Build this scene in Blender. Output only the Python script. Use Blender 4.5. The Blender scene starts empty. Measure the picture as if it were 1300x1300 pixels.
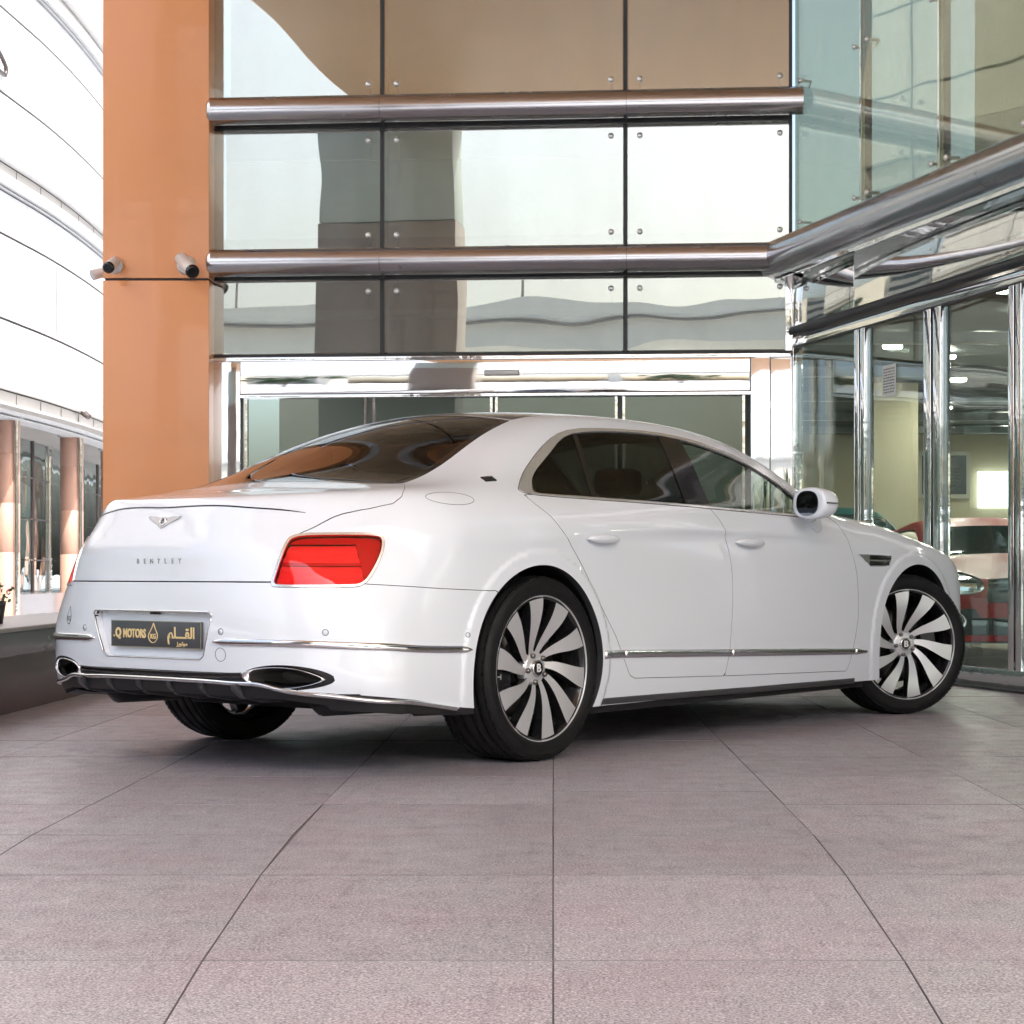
EXPO=1.68
import numpy as np
# ---------------------------------------------------------------- car body as a smooth field (metres, x forward from rear axle, y left, z up)
class Sp:
    """natural cubic spline, sampled"""
    def __init__(s, pts):
        x=np.array([p[0] for p in pts],float); y=np.array([p[1] for p in pts],float); n=len(x)
        h=np.diff(x); A=np.zeros((n,n)); r=np.zeros(n); A[0,0]=A[-1,-1]=1
        for i in range(1,n-1):
            A[i,i-1]=h[i-1]; A[i,i]=2*(h[i-1]+h[i]); A[i,i+1]=h[i]
            r[i]=6*((y[i+1]-y[i])/h[i]-(y[i]-y[i-1])/h[i-1])
        m=np.linalg.solve(A,r)
        X=np.linspace(x[0],x[-1],1600); k=np.clip(np.searchsorted(x,X)-1,0,n-2)
        t=X-x[k]; hk=h[k]
        Y=y[k]+t*((y[k+1]-y[k])/hk-hk*(2*m[k]+m[k+1])/6)+t*t*m[k]/2+t**3*(m[k+1]-m[k])/(6*hk)
        s.X,s.Y=X,Y
    def __call__(s,v): return np.interp(v,s.X,s.Y)
def smax(a,b,k):
    h=np.maximum(k-np.abs(a-b),0)/k
    return np.maximum(a,b)+h*h*h*k/6
def smin(a,b,k): return -smax(-a,-b,k)
def sst(a,b,v):
    t=np.clip((v-a)/(b-a),0,1); return t*t*(3-2*t)
# half width at door height along x
PW=Sp([(-1.3,.93),(-.9,.953),(-.5,.972),(0,.984),(.5,.972),(1.2,.962),(2.0,.962),(2.7,.966),(3.2,.972),(3.7,.965),(4.2,.94)])
# side profile over z (offset from PW)
PZ=Sp([(.1,-.05),(.2,-.028),(.3,-.010),(.4,-.001),(.5,0),(.62,-.004),(.75,-.010),(.85,-.022),(.95,-.045),(1.03,-.072),(1.1,-.10),(1.3,-.2)])
QZ=Sp([(.1,-.03),(.3,-.025),(.4,-.005),(.5,.025),(.6,.06),(.7,.1),(.8,.13),(.88,.158),(.95,.20),(1.02,.27),(1.1,.33),(1.3,.36)])
HX=Sp([(-1.3,0),(-.9,.3),(-.5,.8),(-.1,1),(.3,.85),(.7,.35),(1.1,.0),(1.5,0),(4.3,0)])
FX=Sp([(-1.3,0),(2.2,0),(2.6,.2),(2.9,.6),(3.2,.9),(3.6,.9),(4.3,.5)])
HZ=Sp([(.1,0),(.45,0),(.6,.003),(.75,.012),(.88,.026),(.97,.030),(1.05,.02),(1.15,0),(1.4,0)])
TX=Sp([(-1.35,.98),(-1.15,1.005),(-.9,1.045),(-.6,1.075),(-.3,1.092),(0,1.10),(.5,1.095),(1.2,1.082),(2.0,1.07),(2.5,1.060),(2.9,1.030),(3.3,.962),(3.7,.878),(4.0,.80),(4.3,.70)])
RX=Sp([(.1,-1.10),(.25,-1.125),(.33,-1.165),(.42,-1.185),(.55,-1.192),(.68,-1.188),(.78,-1.182),(.86,-1.176),(.93,-1.150),(1.0,-1.118),(1.08,-1.07),(1.2,-1.0)])
FZ=Sp([(.1,3.98),(.3,4.08),(.45,4.11),(.6,4.11),(.75,4.08),(.85,4.02),(1.0,3.9)])
RC=Sp([(-2.2,.45),(-1.3,.83),(-.95,.965),(-.72,1.05),(-.6,1.098),(-.4,1.188),(-.2,1.278),(0,1.36),(.2,1.423),(.4,1.465),(.7,1.492),(1.0,1.5),(1.3,1.498),(1.6,1.486),(1.9,1.452),(2.2,1.380),(2.5,1.255),(2.8,1.105),(3.1,.96),(3.6,.72),(4.6,.3)])
GW=Sp([(-1.2,.74),(-.7,.80),(-.3,.845),(.1,.87),(.6,.885),(1.2,.888),(1.8,.88),(2.3,.86),(2.8,.83),(3.2,.8)])
GZ=Sp([(.9,.05),(1.06,0),(1.15,-.055),(1.25,-.122),(1.35,-.197),(1.42,-.255),(1.5,-.325)])
def F(x,y,z):
    a=np.abs(y)
    w=PW(x)+PZ(z)+HX(x)*HZ(z)+.7*FX(x)*HZ(z+.06)
    for cx,cz in ((-.02,.375),(3.205,.385)):
        r=np.hypot(x-cx,z-cz); w=w+.009*(1-sst(.462,.482,r))
    w=w-(1-sst(-1.25,-.45,x))*QZ(z)
    side=a-w
    top=(z-(TX(x)+.030*(1-(a/.8)**2)))
    B=smax(side,top,.16)
    rear=(RX(z)+(.27+.03*sst(.3,.5,z)+.25*sst(.5,.95,z))*(a/.95)**(3.4-.9*sst(.72,1.02,z)))-x
    kx=.10-.085*np.clip(1-a/.72,0,1)**.5*sst(.85,.95,z)   # crisp lip on the trunk edge
    B=smax(B,rear,np.maximum(kx,.02)+.06*sst(.6,.9,a))
    front=x-(FZ(z)+.02-.30*(a/.95)**3.4)
    B=smax(B,front,.16)
    s=1-2*sst(.2,2.2,x)
    xp=x-.32*a*a*s
    top2=(z-(RC(xp)-.024*(a/.6)**2*sst(-.9,.4,x)-.016*(a/.6)**2))*.93
    side2=(a-(GW(x)+GZ(z)))*.85
    G=smax(top2,side2,.075)
    G=smax(G,.95-z,.02)
    k=.05+.10*(1-sst(-.1,.5,x))
    k=k*sst(-1.0,-.6,x)+.03
    return smin(B,G,k)
def grad(p,e=2e-3):
    x,y,z=p[:,0],p[:,1],p[:,2]
    g=np.stack([F(x+e,y,z)-F(x-e,y,z),F(x,y+e,z)-F(x,y-e,z),F(x,y,z+e)-F(x,y,z-e)],1)/(2*e)
    return g
def nrm(g): return g/np.maximum(np.linalg.norm(g,axis=1,keepdims=True),1e-9)
def project(p,it=4,off=0.):
    p=np.array(p,float)
    for _ in range(it):
        g=grad(p); f=F(p[:,0],p[:,1],p[:,2])-off
        p=p-g*(f/np.maximum((g*g).sum(1),.05))[:,None]
    return p
def raycast(o,d,t0,t1,n=400):
    """first hit of ray o+t d, t in t0..t1 ; scalar ray"""
    t=np.linspace(t0,t1,n); P=o+t[:,None]*d
    f=F(P[:,0],P[:,1],P[:,2]); i=np.where(f<0)[0]
    if len(i)==0: return None
    i=i[0]
    if i==0: return P[0]
    a,b=t[i-1],t[i]
    for _ in range(30):
        m=(a+b)/2; q=o+m*d
        if F(*[np.array([c]) for c in q])[0]<0: b=m
        else: a=m
    return o+b*d
def cast(P,dirs,length=1.5):
    """vectorised: start at P (outside), march along dirs until F=0"""
    P=np.array(P,float); d=np.array(dirs,float); n=len(P)
    if d.ndim==1: d=np.tile(d,(n,1))
    ts=np.linspace(0,length,220); lo=np.zeros(n); hi=np.full(n,np.nan)
    for a,b in zip(ts[:-1],ts[1:]):
        q=P+b*d; m=(F(q[:,0],q[:,1],q[:,2])<0)&np.isnan(hi); lo[m]=a; hi[m]=b
    bad=np.isnan(hi); hi[bad]=length; lo[bad]=length
    for _ in range(25):
        m=(lo+hi)/2; q=P+m[:,None]*d; i=F(q[:,0],q[:,1],q[:,2])<0
        hi=np.where(i,m,hi); lo=np.where(i,lo,m)
    return P+hi[:,None]*d
def surface_nets(h=.02, x0=-1.32,x1=4.3,y0=-1.06,y1=1.06,z0=.16,z1=1.56):
    nx,ny,nz=int((x1-x0)/h)+1,int(round((y1-y0)/h))+1,int((z1-z0)/h)+1
    xs=x0+h*np.arange(nx); ys=np.linspace(y0,y1,ny); zs=z0+h*np.arange(nz)
    X,Y,Z=np.meshgrid(xs,ys,zs,indexing='ij')
    V=F(X,Y,Z); V=np.maximum(V,.178-Z)
    I=V<0
    c=np.zeros((nx-1,ny-1,nz-1),int)
    for a in(0,1):
        for b in (0,1):
            for d in (0,1): c+=I[a:nx-1+a,b:ny-1+b,d:nz-1+d]
    act=(c>0)&(c<8); idx=-np.ones(act.shape,int); idx[act]=np.arange(act.sum())
    ci=np.argwhere(act)
    P=np.stack([xs[ci[:,0]]+h/2,ys[ci[:,1]]+(ys[1]-ys[0])/2,zs[ci[:,2]]+h/2],1)
    Q=[]
    # x edges
    def quads(I0,I1,gi,ax):
        e=np.argwhere(I0!=I1); 
        out=[]
        for (i,j,k) in e:
            pass
    def do(ax):
        sl0=[slice(None)]*3; sl1=[slice(None)]*3
        sl0[ax]=slice(0,-1); sl1[ax]=slice(1,None)
        A=I[tuple(sl0)]; B=I[tuple(sl1)]
        e=np.argwhere(A!=B); s=A[A!=B]
        o=[a for a in range(3) if a!=ax]
        ok=(e[:,o[0]]>0)&(e[:,o[1]]>0)&(e[:,o[0]]<I.shape[o[0]]-1)&(e[:,o[1]]<I.shape[o[1]]-1)
        e=e[ok]; s=s[ok]
        def at(d0,d1):
            q=e.copy(); q[:,o[0]]-=d0; q[:,o[1]]-=d1; return idx[q[:,0],q[:,1],q[:,2]]
        q=np.stack([at(1,1),at(0,1),at(0,0),at(1,0)],1)
        flip=s if ax!=1 else ~s
        q[~flip]=q[~flip][:,::-1]
        Q.append(q)
    for ax in range(3): do(ax)
    Q=np.concatenate(Q)
    return P,Q
# ================================================================= helpers
import bpy, bmesh, math, random
from mathutils import Vector, Matrix
random.seed(7)
C=bpy.context.scene.collection
R=math.radians
def clear_normal(me,N=None):
    me.polygons.foreach_set('use_smooth',[True]*len(me.polygons))
    if N is not None: me.normals_split_custom_set_from_vertices(N)
def link(name,me,mats,parent=None):
    o=bpy.data.objects.new(name,me); C.objects.link(o)
    for m in (mats if isinstance(mats,(list,tuple)) else [mats]): me.materials.append(m)
    if parent is not None: o.parent=parent
    return o
def tag(o,label=None,cat=None,group=None,kind=None):
    if label: o['label']=label
    if cat: o['category']=cat
    if group: o['group']=group
    if kind: o['kind']=kind
    return o
def empty(name,loc,rz=0,label=None,cat=None,group=None):
    o=bpy.data.objects.new(name,None); C.objects.link(o); o.location=loc; o.rotation_euler=(0,0,rz); o.empty_display_size=.1
    return tag(o,label,cat,group)
class MB:
    """collects shapes into one mesh"""
    def __init__(s): s.v=[]; s.f=[]; s.m=[]; s.sm=[]
    def add(s,vs,fs,mi=0,smooth=False):
        b=len(s.v); s.v+= [tuple(v) for v in vs]; s.f+=[tuple(b+i for i in f) for f in fs]; s.m+=[mi]*len(fs); s.sm+=[smooth]*len(fs); return s
    def box(s,a,b,mi=0,bev=0.):
        x0,y0,z0=[min(a[i],b[i]) for i in range(3)]; x1,y1,z1=[max(a[i],b[i]) for i in range(3)]
        if bev<=0:
            vs=[(x0,y0,z0),(x1,y0,z0),(x1,y1,z0),(x0,y1,z0),(x0,y0,z1),(x1,y0,z1),(x1,y1,z1),(x0,y1,z1)]
            return s.add(vs,[(3,2,1,0),(4,5,6,7),(0,1,5,4),(1,2,6,5),(2,3,7,6),(3,0,4,7)],mi)
        bm=bmesh.new(); bmesh.ops.create_cube(bm,size=1)
        for v in bm.verts: v.co=Vector(((x0+x1)/2+v.co.x*(x1-x0),(y0+y1)/2+v.co.y*(y1-y0),(z0+z1)/2+v.co.z*(z1-z0)))
        bmesh.ops.bevel(bm,geom=bm.edges[:],offset=min(bev,(x1-x0)*.45,(y1-y0)*.45,(z1-z0)*.45),segments=3,affect='EDGES',profile=.5)
        s.bm(bm,mi,True); return s
    def bm(s,bm,mi=0,smooth=False):
        bm.verts.index_update(); s.add([v.co[:] for v in bm.verts],[[v.index for v in f.verts] for f in bm.faces],mi,smooth); bm.free(); return s
    def tube(s,pts,r,n=12,mi=0,cap=True,flat=1.0):
        pts=[Vector(p) for p in pts]; rs=r if isinstance(r,(list,tuple)) else [r]*len(pts)
        up=None; rings=[]
        for i,p in enumerate(pts):
            t=(pts[min(i+1,len(pts)-1)]-pts[max(i-1,0)]).normalized()
            if up is None:
                up=Vector((0,0,1)) if abs(t.z)<.9 else Vector((1,0,0))
            a=t.cross(up).normalized(); b=a.cross(t).normalized(); up=b
            rings.append([p+a*math.cos(2*math.pi*k/n)*rs[i]+b*math.sin(2*math.pi*k/n)*rs[i]*flat for k in range(n)])
        vs=[v for r_ in rings for v in r_]; fs=[]
        for i in range(len(pts)-1):
            for k in range(n): fs.append((i*n+k,i*n+(k+1)%n,(i+1)*n+(k+1)%n,(i+1)*n+k))
        s.add(vs,fs,mi,True)
        if cap:
            s.add(rings[0],[tuple(range(n))[::-1]],mi); s.add(rings[-1],[tuple(range(n))],mi)
        return s
    def lathe(s,prof,n=64,axis='y',org=(0,0,0),mi=0,smooth=True):
        vs=[];fs=[]
        for (r,h) in prof:
            for k in range(n):
                a=2*math.pi*k/n; c,d=r*math.cos(a),r*math.sin(a)
                p={'y':(c,h,d),'z':(c,d,h),'x':(h,c,d)}[axis]
                vs.append((p[0]+org[0],p[1]+org[1],p[2]+org[2]))
        for i in range(len(prof)-1):
            for k in range(n): fs.append((i*n+k,i*n+(k+1)%n,(i+1)*n+(k+1)%n,(i+1)*n+k))
        return s.add(vs,fs,mi,smooth)
    def prism(s,poly,h0,h1,plane='xz',mi=0):
        """poly in plane, extruded between h0,h1 along the third axis"""
        n=len(poly)
        def P(a,b,h): return {'xz':(a,h,b),'xy':(a,b,h),'yz':(h,a,b)}[plane]
        vs=[P(a,b,h0) for a,b in poly]+[P(a,b,h1) for a,b in poly]
        return s.add(vs,[tuple(range(n)),tuple(range(2*n-1,n-1,-1))]+[(i,i+n,(i+1)%n+n,(i+1)%n) for i in range(n)],mi)
    def quad(s,a,b,c,d,mi=0): return s.add([a,b,c,d],[(0,1,2,3)],mi)
    def build(s,name,mats,parent=None,fix=True,bevel=0,seg=2,auto=None):
        me=bpy.data.meshes.new(name); me.from_pydata(s.v,[],s.f); me.update()
        me.polygons.foreach_set('material_index',s.m); me.polygons.foreach_set('use_smooth',s.sm)
        if fix:
            bm=bmesh.new(); bm.from_mesh(me); bmesh.ops.recalc_face_normals(bm,faces=bm.faces); bm.to_mesh(me); bm.free()
        o=link(name,me,mats,parent)
        if bevel:
            md=o.modifiers.new('Bevel','BEVEL'); md.width=bevel; md.segments=seg; md.limit_method='ANGLE'; md.angle_limit=R(35); md.harden_normals=False
        return o
# ----------------------------------------------------------------- materials
def newmat(name):
    m=bpy.data.materials.new(name); m.use_nodes=True; nt=m.node_tree
    for n in list(nt.nodes): nt.nodes.remove(n)
    out=nt.nodes.new('ShaderNodeOutputMaterial'); return m,nt,out
def nd(nt,t,**k):
    n=nt.nodes.new(t)
    for a,b in k.items():
        if a.startswith('i_'):
            key=a[2:].replace('_',' ')
            n.inputs[int(key) if key.isdigit() else key].default_value=b
        else: setattr(n,a,b)
    return n
def pmat(name,col,rough=.5,metal=0,coat=0,var=.0,vscale=3.,bump=0.,bscale=40.,rvar=0.,coord='Object',spec=.5,detail=6,sheen=0,ior=None,aniso=None,em=None,ems=0,stretch=(1,1,1)):
    """principled material whose colour, gloss and relief are broken up by procedural noise"""
    m,nt,out=newmat(name); L=nt.links
    b=nd(nt,'ShaderNodeBsdfPrincipled'); L.new(b.outputs[0],out.inputs[0])
    b.inputs['Base Color'].default_value=(*col,1); b.inputs['Roughness'].default_value=rough; b.inputs['Metallic'].default_value=metal
    b.inputs['Coat Weight'].default_value=coat; b.inputs['Coat Roughness'].default_value=.02; b.inputs['Specular IOR Level'].default_value=spec
    if ior: b.inputs['IOR'].default_value=ior
    tc=nd(nt,'ShaderNodeTexCoord'); mp=nd(nt,'ShaderNodeMapping'); mp.inputs['Scale'].default_value=stretch; L.new(tc.outputs[coord],mp.inputs[0])
    n1=nd(nt,'ShaderNodeTexNoise'); n1.inputs['Scale'].default_value=vscale; n1.inputs['Detail'].default_value=detail; L.new(mp.outputs[0],n1.inputs['Vector'])
    if var>0:
        mx=nd(nt,'ShaderNodeMix',data_type='RGBA',blend_type='MIX'); L.new(n1.outputs[0],mx.inputs[0])
        mx.inputs[6].default_value=(*[max(0,c*(1-var)) for c in col],1); mx.inputs[7].default_value=(*[min(1,c*(1+var)) for c in col],1); L.new(mx.outputs[2],b.inputs['Base Color'])
    if rvar>0:
        mr=nd(nt,'ShaderNodeMapRange'); L.new(n1.outputs[0],mr.inputs[0]); mr.inputs[1].default_value=.3; mr.inputs[2].default_value=.7
        mr.inputs[3].default_value=max(0.01,rough-rvar); mr.inputs[4].default_value=rough+rvar; L.new(mr.outputs[0],b.inputs['Roughness'])
    if bump>0:
        n2=nd(nt,'ShaderNodeTexNoise'); n2.inputs['Scale'].default_value=bscale; n2.inputs['Detail'].default_value=4; L.new(mp.outputs[0],n2.inputs['Vector'])
        bp=nd(nt,'ShaderNodeBump'); bp.inputs['Strength'].default_value=1; bp.inputs['Distance'].default_value=bump; L.new(n2.outputs[0],bp.inputs['Height']); L.new(bp.outputs[0],b.inputs['Normal'])
    if em: b.inputs['Emission Color'].default_value=(*em,1); b.inputs['Emission Strength'].default_value=ems
    return m
def glassmat(name,tint,refl=.5,fres=True,wav=0.,wscale=1.5,rough=.0,ior=1.5,rcol=(1,1,1),stretch=(1,1,1),veil=0):
    """thin pane: tinted see-through mixed with a mirror reflection that grows at grazing angles"""
    m,nt,out=newmat(name); L=nt.links
    t=nd(nt,'ShaderNodeBsdfTransparent'); t.inputs[0].default_value=(*tint,1)
    g=nd(nt,'ShaderNodeBsdfGlossy'); g.inputs['Roughness'].default_value=rough; g.inputs['Color'].default_value=(*rcol,1)
    mx=nd(nt,'ShaderNodeMixShader'); L.new(t.outputs[0],mx.inputs[1]); L.new(g.outputs[0],mx.inputs[2]); last=mx
    if veil>0:  # pale haze mixed into the pane colour to lower its contrast
        df=nd(nt,'ShaderNodeBsdfDiffuse'); df.inputs[0].default_value=(.75,.76,.74,1); m2=nd(nt,'ShaderNodeMixShader'); tcd=nd(nt,'ShaderNodeTexCoord'); nz=nd(nt,'ShaderNodeTexNoise'); nz.inputs['Scale'].default_value=2.5; nz.inputs['Detail'].default_value=5; mpd=nd(nt,'ShaderNodeMapping'); mpd.inputs['Scale'].default_value=(1.6,1.6,.5); L.new(tcd.outputs['Object'],mpd.inputs[0]); L.new(mpd.outputs[0],nz.inputs['Vector'])
        mrd=nd(nt,'ShaderNodeMapRange'); L.new(nz.outputs[0],mrd.inputs[0]); mrd.inputs[1].default_value=.35; mrd.inputs[2].default_value=.75; mrd.inputs[3].default_value=veil*.5; mrd.inputs[4].default_value=veil*2; L.new(mrd.outputs[0],m2.inputs[0]); L.new(mx.outputs[0],m2.inputs[1]); L.new(df.outputs[0],m2.inputs[2]); last=m2
    L.new(last.outputs[0],out.inputs[0])
    fr=nd(nt,'ShaderNodeLayerWeight'); fr.inputs['Blend'].default_value=.5; pw=nd(nt,'ShaderNodeMath',operation='POWER'); pw.inputs[1].default_value=5 if ior>1.5 else 5.5; L.new(fr.outputs['Facing'],pw.inputs[0])
    mr=nd(nt,'ShaderNodeMapRange'); L.new(pw.outputs[0],mr.inputs[0]); mr.inputs[1].default_value=0; mr.inputs[2].default_value=1; mr.inputs[3].default_value=refl; mr.inputs[4].default_value=1
    L.new(mr.outputs[0],mx.inputs[0])
    if wav>0:
        tc=nd(nt,'ShaderNodeTexCoord'); mp=nd(nt,'ShaderNodeMapping'); mp.inputs['Scale'].default_value=stretch; L.new(tc.outputs['Object'],mp.inputs[0])
        n=nd(nt,'ShaderNodeTexNoise'); n.inputs['Scale'].default_value=wscale; n.inputs['Detail'].default_value=1; L.new(mp.outputs[0],n.inputs['Vector'])
        bp=nd(nt,'ShaderNodeBump'); bp.inputs['Strength'].default_value=1; bp.inputs['Distance'].default_value=wav; L.new(n.outputs[0],bp.inputs['Height']); L.new(bp.outputs[0],g.inputs['Normal']); L.new(bp.outputs[0],fr.inputs['Normal'])
    return m
# ================================================================= mesh cutting on the body surface
def sdf_poly(poly,X,Y):
    poly=np.array(poly,float); A=poly; B=np.roll(poly,-1,0)
    d=np.full(X.shape,9.); ins=np.zeros(X.shape,bool)
    lo=poly.min(0)-.06; hi=poly.max(0)+.06
    near=(X>lo[0])&(X<hi[0])&(Y>lo[1])&(Y<hi[1])
    x=X[near]; y=Y[near]; dd=np.full(x.shape,9.); ii=np.zeros(x.shape,bool)
    for (ax,ay),(bx,by) in zip(A,B):
        ex,ey=bx-ax,by-ay; t=np.clip(((x-ax)*ex+(y-ay)*ey)/(ex*ex+ey*ey+1e-12),0,1)
        dd=np.minimum(dd,np.hypot(x-ax-t*ex,y-ay-t*ey))
        c=((ay>y)!=(by>y)); xi=ax+(y-ay)*ex/(ey if abs(ey)>1e-12 else 1e-12); ii^=c&(x<xi)
    d[near]=np.where(ii,-dd,dd); return d
def smooth_poly(poly,it=3,closed=True):
    p=np.array(poly,float)
    for _ in range(it):
        q=np.roll(p,-1,0) if closed else p[1:]
        a=p if closed else p[:-1]
        n=np.empty((len(a)*2,p.shape[1])); n[0::2]=a*.75+q*.25; n[1::2]=a*.25+q*.75
        if not closed: n=np.vstack([p[:1],n,p[-1:]])
        p=n
    return p
def clip(M,phi,proj=True,N0=None):
    """keep phi<0"""
    P,T=M; f=phi.copy(); f[np.abs(f)<1e-6]=1e-6
    ins=f<0; k=ins[T].sum(1)
    keep=T[k==3]; out=[keep]; newP=[]; n=len(P)
    E=[]
    def ev(i,j): # indices arrays -> provisional edge keys
        return np.minimum(i,j)*n+np.maximum(i,j)
    t1=T[k==1]; t2=T[k==2]
    for tt,flag in ((t1,True),(t2,False)):
        if len(tt)==0: continue
        m=ins[tt] if flag else ~ins[tt]
        r=m.argmax(1); idx=(r[:,None]+np.arange(3))%3
        tt=np.take_along_axis(tt,idx,1); E.append((flag,tt))
    keys=np.concatenate([np.concatenate([ev(t[:,0],t[:,1]),ev(t[:,0],t[:,2])]) for _,t in E]) if E else np.zeros(0,int)
    uk=np.unique(keys)
    i,j=uk//n,uk%n
    t=f[i]/(f[i]-f[j]); Q=P[i]+(P[j]-P[i])*t[:,None]
    if proj and len(Q): Q=project(Q,2)
    for flag,tt in E:
        e1=n+np.searchsorted(uk,ev(tt[:,0],tt[:,1])); e2=n+np.searchsorted(uk,ev(tt[:,0],tt[:,2]))
        if flag: out.append(np.stack([tt[:,0],e1,e2],1))
        else:
            out.append(np.stack([e1,tt[:,1],tt[:,2]],1)); out.append(np.stack([e1,tt[:,2],e2],1))
    T2=np.concatenate(out); P2=np.concatenate([P,Q])
    u,inv=np.unique(T2,return_inverse=True)
    return P2[u],inv.reshape(T2.shape)
def part(M,phifun,gap=.0018):
    P=M[0]; f=phifun(P[:,0],P[:,1],P[:,2])
    return clip(M,f+gap),clip(M,-f+gap)
def side(M,s):  # split by sign of y
    P,T=M; c=P[T][:,:,1].mean(1)*s>0; T2=T[c]
    u,inv=np.unique(T2,return_inverse=True); return P[u],inv.reshape(T2.shape)
def skin(name,M,mats,parent,off=0.,lip=.02,lipmat=0,thick=True):
    """a mesh object from a piece of body surface, edges turned in, shading normals taken from the true surface"""
    P,T=M
    if len(T)==0: return None
    N=nrm(grad(P)); P=P+N*off
    e=np.concatenate([T[:,[0,1]],T[:,[1,2]],T[:,[2,0]]]); key=np.minimum(e[:,0],e[:,1])*len(P)+np.maximum(e[:,0],e[:,1])
    u,ix,ct=np.unique(key,return_index=True,return_counts=True); be=e[ix[ct==1]]
    V=P.tolist(); F_=T.tolist(); NN=N.tolist(); base=len(V); mi=[0]*len(F_)
    if lip>0 and len(be):
        a,b=P[be[:,0]],P[be[:,1]]; na,nb=N[be[:,0]],N[be[:,1]]
        wn=np.cross(b-a,na); wn/=np.maximum(np.linalg.norm(wn,axis=1,keepdims=True),1e-9)
        a1=a+wn*.0004-na*.0012; b1=b+wn*.0004-nb*.0012
        for k,(p0,p1,p2,p3) in enumerate(zip(a,b,b-nb*lip,a-na*lip)):
            V+= [p0.tolist(),p1.tolist(),p2.tolist(),p3.tolist()]; i=base+4*k
            F_.append([i+1,i,i+3,i+2]); mi.append(lipmat); w=wn[k].tolist(); NN+=[w]*4
    me=bpy.data.meshes.new(name); me.from_pydata(V,[],F_); me.update()
    me.polygons.foreach_set('material_index',mi)
    clear_normal(me,NN)
    return link(name,me,mats,parent)
def drape(path,step=.012,off=0.,spline=True):
    p=np.array(path,float)
    if spline and len(p)>2: p=smooth_poly(p,2,False)
    d=np.r_[0,np.cumsum(np.linalg.norm(np.diff(p,axis=0),axis=1))]; n=max(3,int(d[-1]/step)+1); s=np.linspace(0,d[-1],n)
    q=np.stack([np.interp(s,d,p[:,i]) for i in range(3)],1); q=project(q,5,off); return q,nrm(grad(q))
def ribbon(mb,path,w,h,off=0.,sink=.006,mi=0,step=.012,taper=0.,spline=True,closed=False):
    """moulding that follows the body: width w along the surface, standing h proud"""
    q,N=drape(path,step,0.,spline); n=len(q)
    T_=np.gradient(q,axis=0); T_/=np.linalg.norm(T_,axis=1,keepdims=True); S=np.cross(N,T_)
    S/=np.linalg.norm(S,axis=1,keepdims=True)
    cs=[(-.5,-1),(-.5,.35),(-.38,.85),(-.15,1),(.15,1),(.38,.85),(.5,.35),(.5,-1)]
    W=np.full(n,w) if not callable(w) else np.array([w(i/(n-1)) for i in range(n)])
    if taper>0:
        dd=np.minimum(np.arange(n),np.arange(n)[::-1])*step; W=W*np.clip(dd/taper,0.08,1)**.6
    vs=[];fs=[];m=len(cs)
    for i in range(n):
        for a,b in cs:
            z=h*b+off if b>0 else -sink
            vs.append((q[i]+S[i]*a*W[i]+N[i]*z).tolist())
    for i in range(n-1):
        for k in range(m-1): fs.append((i*m+k,i*m+k+1,(i+1)*m+k+1,(i+1)*m+k))
    fs.append(tuple(range(m))); fs.append(tuple((n-1)*m+k for k in range(m))[::-1])
    mb.add(vs,fs,mi,True); return mb
def text_mesh(s,size,depth,name,mats,parent,M,space=1.,sx=1.,shear=0,bold=0.,align='CENTER'):
    cu=bpy.data.curves.new(name,'FONT'); cu.body=s; cu.size=size; cu.extrude=depth; cu.align_x=align; cu.align_y='CENTER'; cu.space_character=space; cu.offset=bold; cu.shear=shear; cu.resolution_u=3
    o=bpy.data.objects.new(name,cu); C.objects.link(o); dg=bpy.context.evaluated_depsgraph_get(); dg.update()
    me=bpy.data.meshes.new_from_object(o.evaluated_get(dg)); bpy.data.objects.remove(o); bpy.data.curves.remove(cu)
    me.transform(Matrix.Diagonal((sx,1,1,1))); me.transform(M); me.materials.clear()
    me.name=name
    return link(name,me,mats,parent)
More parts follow.
